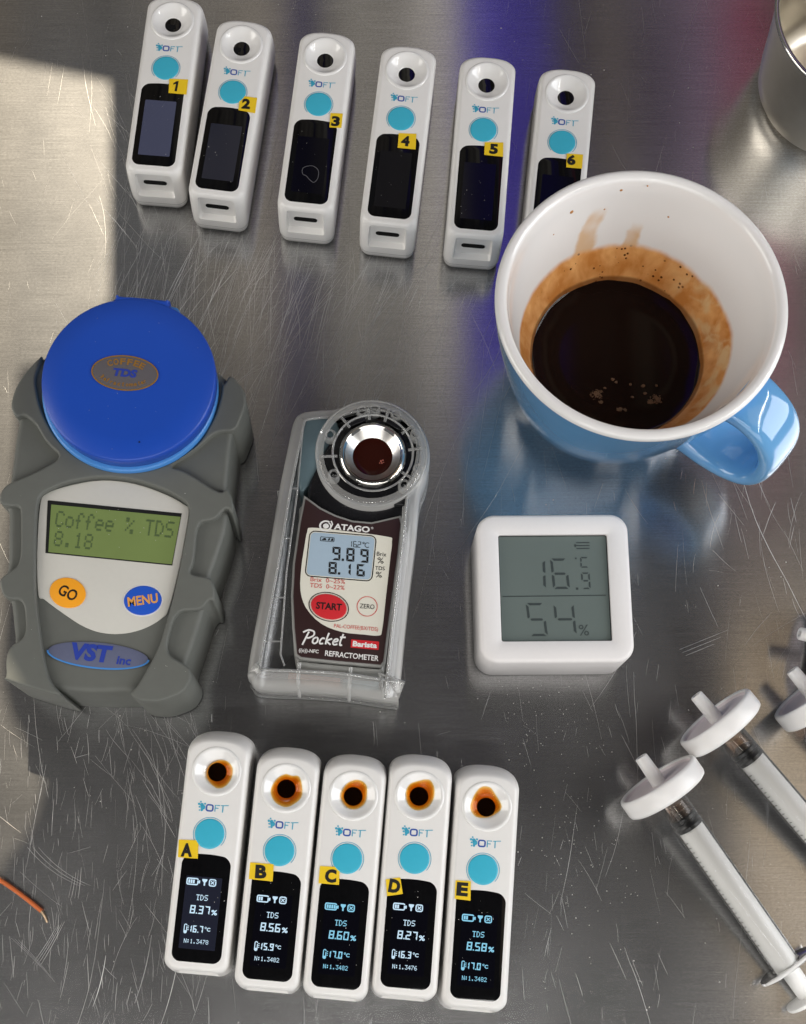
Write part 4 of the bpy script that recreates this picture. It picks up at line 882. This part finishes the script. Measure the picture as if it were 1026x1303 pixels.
def handle():
    az = math.radians(-40.5); M = MB()
    path = spline([(44.5, 65.5), (51, 65.6), (58, 63.2), (63.3, 58), (66.6, 50), (67, 41), (63.6, 33), (56.5, 28.2), (48, 26.8), (38, 28)], 5, False)
    R = []
    for i, (r, z) in enumerate(path):
        a, b = path[max(i - 1, 0)], path[min(i + 1, len(path) - 1)]; t = Vector((b[0] - a[0], b[1] - a[1])).normalized(); n = Vector((t.y, -t.x)) * -1
        u = i / (len(path) - 1); wd_ = 9.4 + 1.6 * abs(2 * u - 1) ** 3 + 1.0 * u; th = 3.2 + 1.2 * abs(2 * u - 1) ** 4 + .7 * u
        ring = []
        for k in range(28):
            q = 2 * PI * k / 28; ex = 2 / 3.0; c, s = math.cos(q), math.sin(q)
            w = wd_ * math.copysign(abs(c) ** ex, c); h = th * math.copysign(abs(s) ** ex, s)
            rr, zz = r - n.x * h, z - n.y * h
            ring.append((rr * math.cos(az) - w * math.sin(az), rr * math.sin(az) + w * math.cos(az), zz))
        R.append(ring)
    return recalc(M.rings(R, True, True, True).build('handle', BLUECUP, cup, ang=60))
handle()
M = MB()
for az, z, r in ((118, 66, .75), (95, 70.5, .6), (101, 62, .35), (128, 60, .3), (70, 60.5, .4), (62, 54, .3), (84, 73, .3)):
    rad = 44.2 - (68 - z) * .22 if z < 68 else 44.6; a = math.radians(az)
    c = Vector((rad * math.cos(a), rad * math.sin(a), z)); n = Vector((-math.cos(a), -math.sin(a), .25)).normalized(); u = n.orthogonal().normalized(); v = n.cross(u)
    R = [[c + (u * math.cos(q) + v * math.sin(q)) * r * s + n * h for q in (2 * PI * k / 12 for k in range(12))] for s, h in ((1.05, -.2), (1, .05), (.6, .18), (.05, .2))]
    M.rings(R)
M.build('coffee_splashes', mat('dried_splash', lin(176, 124, 70), .3), cup)
R = [[((r + (.25 * math.sin(7 * q) + .2 * math.sin(13 * q + 1) if r > 29 else 0)) * math.cos(q), (r + (.25 * math.sin(7 * q) + .2 * math.sin(13 * q + 1) if r > 29 else 0)) * math.sin(q), z) for q in (2 * PI * k / 96 for k in range(96))] for r, z in ((31.3, 31.5), (30.7, 31.05), (30, 30.9), (20, 30.85), (.05, 30.85))]
cf = MB().rings(R, True, False, True).build('coffee', COFFEE, None, ang=80); cf.location = cup.location
tag(cf, 'nearly black coffee filling the bottom of the blue cup', 'coffee')
FOAM = mat('coffee_foam', lin(104, 78, 54), .5, grain=.3, gscale=500, bump=.4)
M = MB()
for x, y, r in ((-7.5, -14.5, 2.7), (14.2, -16.2, 2.4), (12.0, -17.2, 1.3), (-6.2, -17.4, .8), (.5, -20.2, 1.1), (2.6, -20.5, .7), (-1.5, -8.5, .7), (-.2, -9.6, .5), (9.5, -11.0, .7), (10.2, -14.0, .6), (5.5, -15.5, .5), (5.0, -10.5, .35), (14.5, -11.0, .4), (-4.5, -12, .4)):
    for _ in range(int(9 + 30 * r)):
        a, t = rnd.random() * 6.28, r * rnd.random() ** .7; u, w_, q = x + t * math.cos(a), y + .8 * t * math.sin(a), rnd.uniform(.12, .42) * (1.1 - .5 * t / r)
        M.lathe([(q, 30.86), (q * .8, 30.86 + q * .3), (.01, 30.86 + q * .42)], (u, w_, 0), 9)
M.build('foam', FOAM, cf)

# ================================================================== steel cup at the corner
sc_ = thing('steel_cup', 'empty satin stainless steel cup cut off by the upper right corner', 'cup', (198, 333, 0))
MB().lathe([(.01, 1), (22, .6), (27, .4), (30, 2.2), (32.2, 6), (33.6, 14), (35.0, 26), (36.6, 38), (37.8, 46), (38.3, 48.6)], seg=96).build('cup_body', CUPST, sc_, ang=50)
MB().lathe([(37.2, 47.8), (36, 38), (34, 24), (32, 12), (29, 4), (24, 2.2), (.01, 2)], seg=96).build('cup_inside', CUPST, sc_, ang=50)
M = MB(); R = []
for k in range(12): a = 2 * PI * k / 12; R.append((38.1 + 1.0 * math.cos(a), 48.9 + 1.0 * math.sin(a)))
M.lathe(R + R[:1], seg=96); recalc(M.build('rolled_rim', CHROME, sc_, ang=80))

# ================================================================== thermo-hygrometer
th = thing('thermometer', 'square white digital thermometer and humidity meter showing 16.9 and 54', 'thermometer', (72.23, 116.64, 0), .007)
q = rrect(-27.5, -27.5, 27.5, 27.5, 6.6, 10)
R = [[(x, y, z) for x, y in inset(q, d)] for z, d in ((0, 1.4), (.5, .5), (1.6, 0), (22.9, 0), (24.0, .25), (24.55, .75), (24.8, 1.5))]
inn = rrect(-19.75, -19.75, 19.75, 19.75, .8, 10)
R += [[(x, y, 24.8) for x, y in inset(inn, -.25)], [(x, y, 24.6) for x, y in inn], [(x, y, 23.2) for x, y in inn]]
MB().rings(R, True, True, False).build('case', mat('white_matte_case', (.80, .775, .765, 1), .42, grain=.015), th, ang=40)
dp = MB().flat(inn, 23.25).build('display', LCDN, th, False)
MB().band(inset(inn, .35), inset(inn, -.02), 23.35).build('display_gasket', INK, th, False)
M = MB(); z = 23.33
seg7(M, '1', -8.0, -.2, z, 5.0, 11.0, .85, .0, .6); seg7(M, '6', -.4, -.3, z, 6.0, 11.4, .85, -.06, .6); dot(M, 7.8, -.6, z, .8)
seg7(M, '9', 10.0, -.4, z, 3.1, 6.2, .55, -.03, .6); seg7(M, 'C', 9.8, 7.6, z, 2.9, 4.0, .5, 0, .4); dot(M, 7.9, 10.8, z, .6)
for y in (14.6, 15.7, 16.8): M.flat([(8.6, y), (13.4, y), (13.4, y + .42), (8.6, y + .42)], z)
M.flat([(7.9, 15.4), (8.5, 15.4), (8.5, 16.4), (7.9, 16.4)], z)
M.flat([(-18.7, -3.1), (18.4, -2.9), (18.4, -2.55), (-18.7, -2.75)], z)
seg7(M, '5', -9.4, -17.6, z, 6.4, 12.2, .85, -.09, .6); seg7(M, '4', .1, -17.2, z, 7.2, 11.4, .85, -.06, .6); text(M, '%', 9.9, -15.5, z, 4.0, 3.6)
M.build('readout', LCDNT, dp, False)

# ================================================================== syringes with filter discs
SY = 'syringes fitted with white filter discs on the right'
def make_syringe():
    root = thing('syringe', '', 'syringe', group=SY)
    L = 71.4
    MB().lathe([(5.25, -3.5), (5.25, 66), (4.6, 66.8), (2.4, 67), (2.3, 68)], axis='y', seg=40).build('barrel', BARREL, root, ang=60)
    fl = MB(); o2 = [(11.2 * math.copysign(abs(math.cos(t)) ** .8, math.cos(t)), 5.5 * math.copysign(abs(math.sin(t)) ** .9, math.sin(t))) for t in (2 * PI * k / 40 for k in range(40))]
    fl.rings([[(x * s, y, w * s) for x, w in o2] for y, s in ((-5.1, .93), (-4.7, 1), (-3.8, 1), (-3.4, .93), (-3.4, .5))], True, True, False).build('finger_flange', FLANGE, root, ang=50)
    MB().lathe([(.01, 54.5), (4.55, 54.4), (4.6, 54), (4.55, -5), (3.4, -5.4), (3.3, -16)], axis='y', seg=32).build('plunger_rod', PLUNGER, root, ang=50)
    MB().rings([[(x * .78 * s, y, w * 1.1 * s) for x, w in o2] for y, s in ((-18, .9), (-17.6, 1), (-16.6, 1), (-16.1, .9))], True, True, True).build('thumb_pad', PLUNGER, root, ang=50)
    MB().lathe([(4.4, 54.4), (5.1, 54.6), (5.15, 55.8), (4.7, 56.2), (4.6, 57.6), (5.15, 58.0), (5.1, 59.2), (4.4, 59.6), (2.2, 60.8), (.01, 61.2)], axis='y', seg=40).build('rubber_seal', RUBK, root, ang=50)
    MB().lathe([(4.9, 59.7), (4.95, 62.5), (4.9, 64.8)], axis='y', seg=32).build('coffee_residue', RESID, root)
    T = MB()
    for k in range(23):
        y = 8 + k * 1.95; w = 2.4 if k % 5 == 0 else 1.3
        for j in range(3):
            a0 = math.radians(150 + j * w * 3.6); a1 = math.radians(150 + (j + 1) * w * 3.6)
            T.tri([(5.3 * math.cos(a0), y, 5.3 * math.sin(a0)), (5.3 * math.cos(a1), y, 5.3 * math.sin(a1)), (5.3 * math.cos(a1), y + .28, 5.3 * math.sin(a1)), (5.3 * math.cos(a0), y + .28, 5.3 * math.sin(a0))], [(0, 1, 2, 3)])
    T.build('graduation_marks', INK, root, False)
    f = MB().lathe([(2.6, 66), (3.0, 67.2), (8, L - 3.9), (14.2, L - 3.6), (15.2, L - 3.0), (15.5, L - 2), (15.5, L + 2.7), (15.2, L + 3.5), (14.6, L + 3.8), (13.9, L + 3.6), (13.6, L + 2.9)], axis='y', seg=96).build('filter_disc', PORC, root, ang=50)
    MB().lathe([(13.65, L + 3.1), (13.2, L + 2.3), (8, L + 2.1), (2.4, L + 2.1)], axis='y', seg=72).build('filter_face', LILAC, f, ang=50)
    MB().lathe([(2.75, L + 1.9), (2.6, L + 6), (2.35, L + 13.0), (2.1, L + 13.3), (1.2, L + 13.3), (1.1, L + 10), (.01, L + 10)], axis='y', seg=28).build('nozzle', PORC, f, ang=50)
    return root
sy0 = make_syringe()
SYR = [((109.1, 45.8, 16), (151.1, -14.2, 5.5), 'syringe whose filter disc stands lowest and whose whole barrel shows'),
       ((131, 68.7, 16), (156.5, 38.8, 11.2), 'syringe whose filter disc touches the lowest one, barrel cut by the frame'),
       ((165.8, 77.6, 16), (191.3, 46.2, 11.2), 'syringe at the frame edge with only half its filter disc showing'),
       ((174.2, 99.0, 16), (211.7, 92.3, 12), 'syringe of which just the nozzle tip shows at the frame edge')]
for i, (fc, b, lab) in enumerate(SYR):
    o = sy0 if i == 0 else copy_tree(sy0)
    fc, b = Vector(fc), Vector(b); d = (fc - b).normalized(); base = fc - d * 71.4
    zx = Vector((d.y, -d.x, 0)).normalized(); zz = zx.cross(d)
    Mx = Matrix(((zx.x, d.x, zz.x, base.x * K), (zx.y, d.y, zz.y, base.y * K), (zx.z, d.z, zz.z, base.z * K), (0, 0, 0, 1)))
    o.matrix_world = Mx; o['label'] = 'white plastic ' + lab

# ================================================================== wire end
wr = thing('wire', 'short end of orange insulated wire with a bare tip at the left edge', 'wire', (-118, 8, 0))
M = MB(); P = spline([(-40, 22, 1.3), (-24, 14.5, 1.3), (-9, 6.3, 1.3), (0, .4, 1.3), (6.6, -4.6, 1.3)], 5, False); M.tube(P, .8, 12); M.build('insulation', WIREO, wr, ang=60)
MB().tube([(6, -4.2, 1.2), (7.6, -6.4, .9), (8.6, -8.6, .5)], [.45, .42, .3], 8).build('bare_strand', mat('tinned_copper', (.6, .45, .3, 1), .3, metal=1), wr)
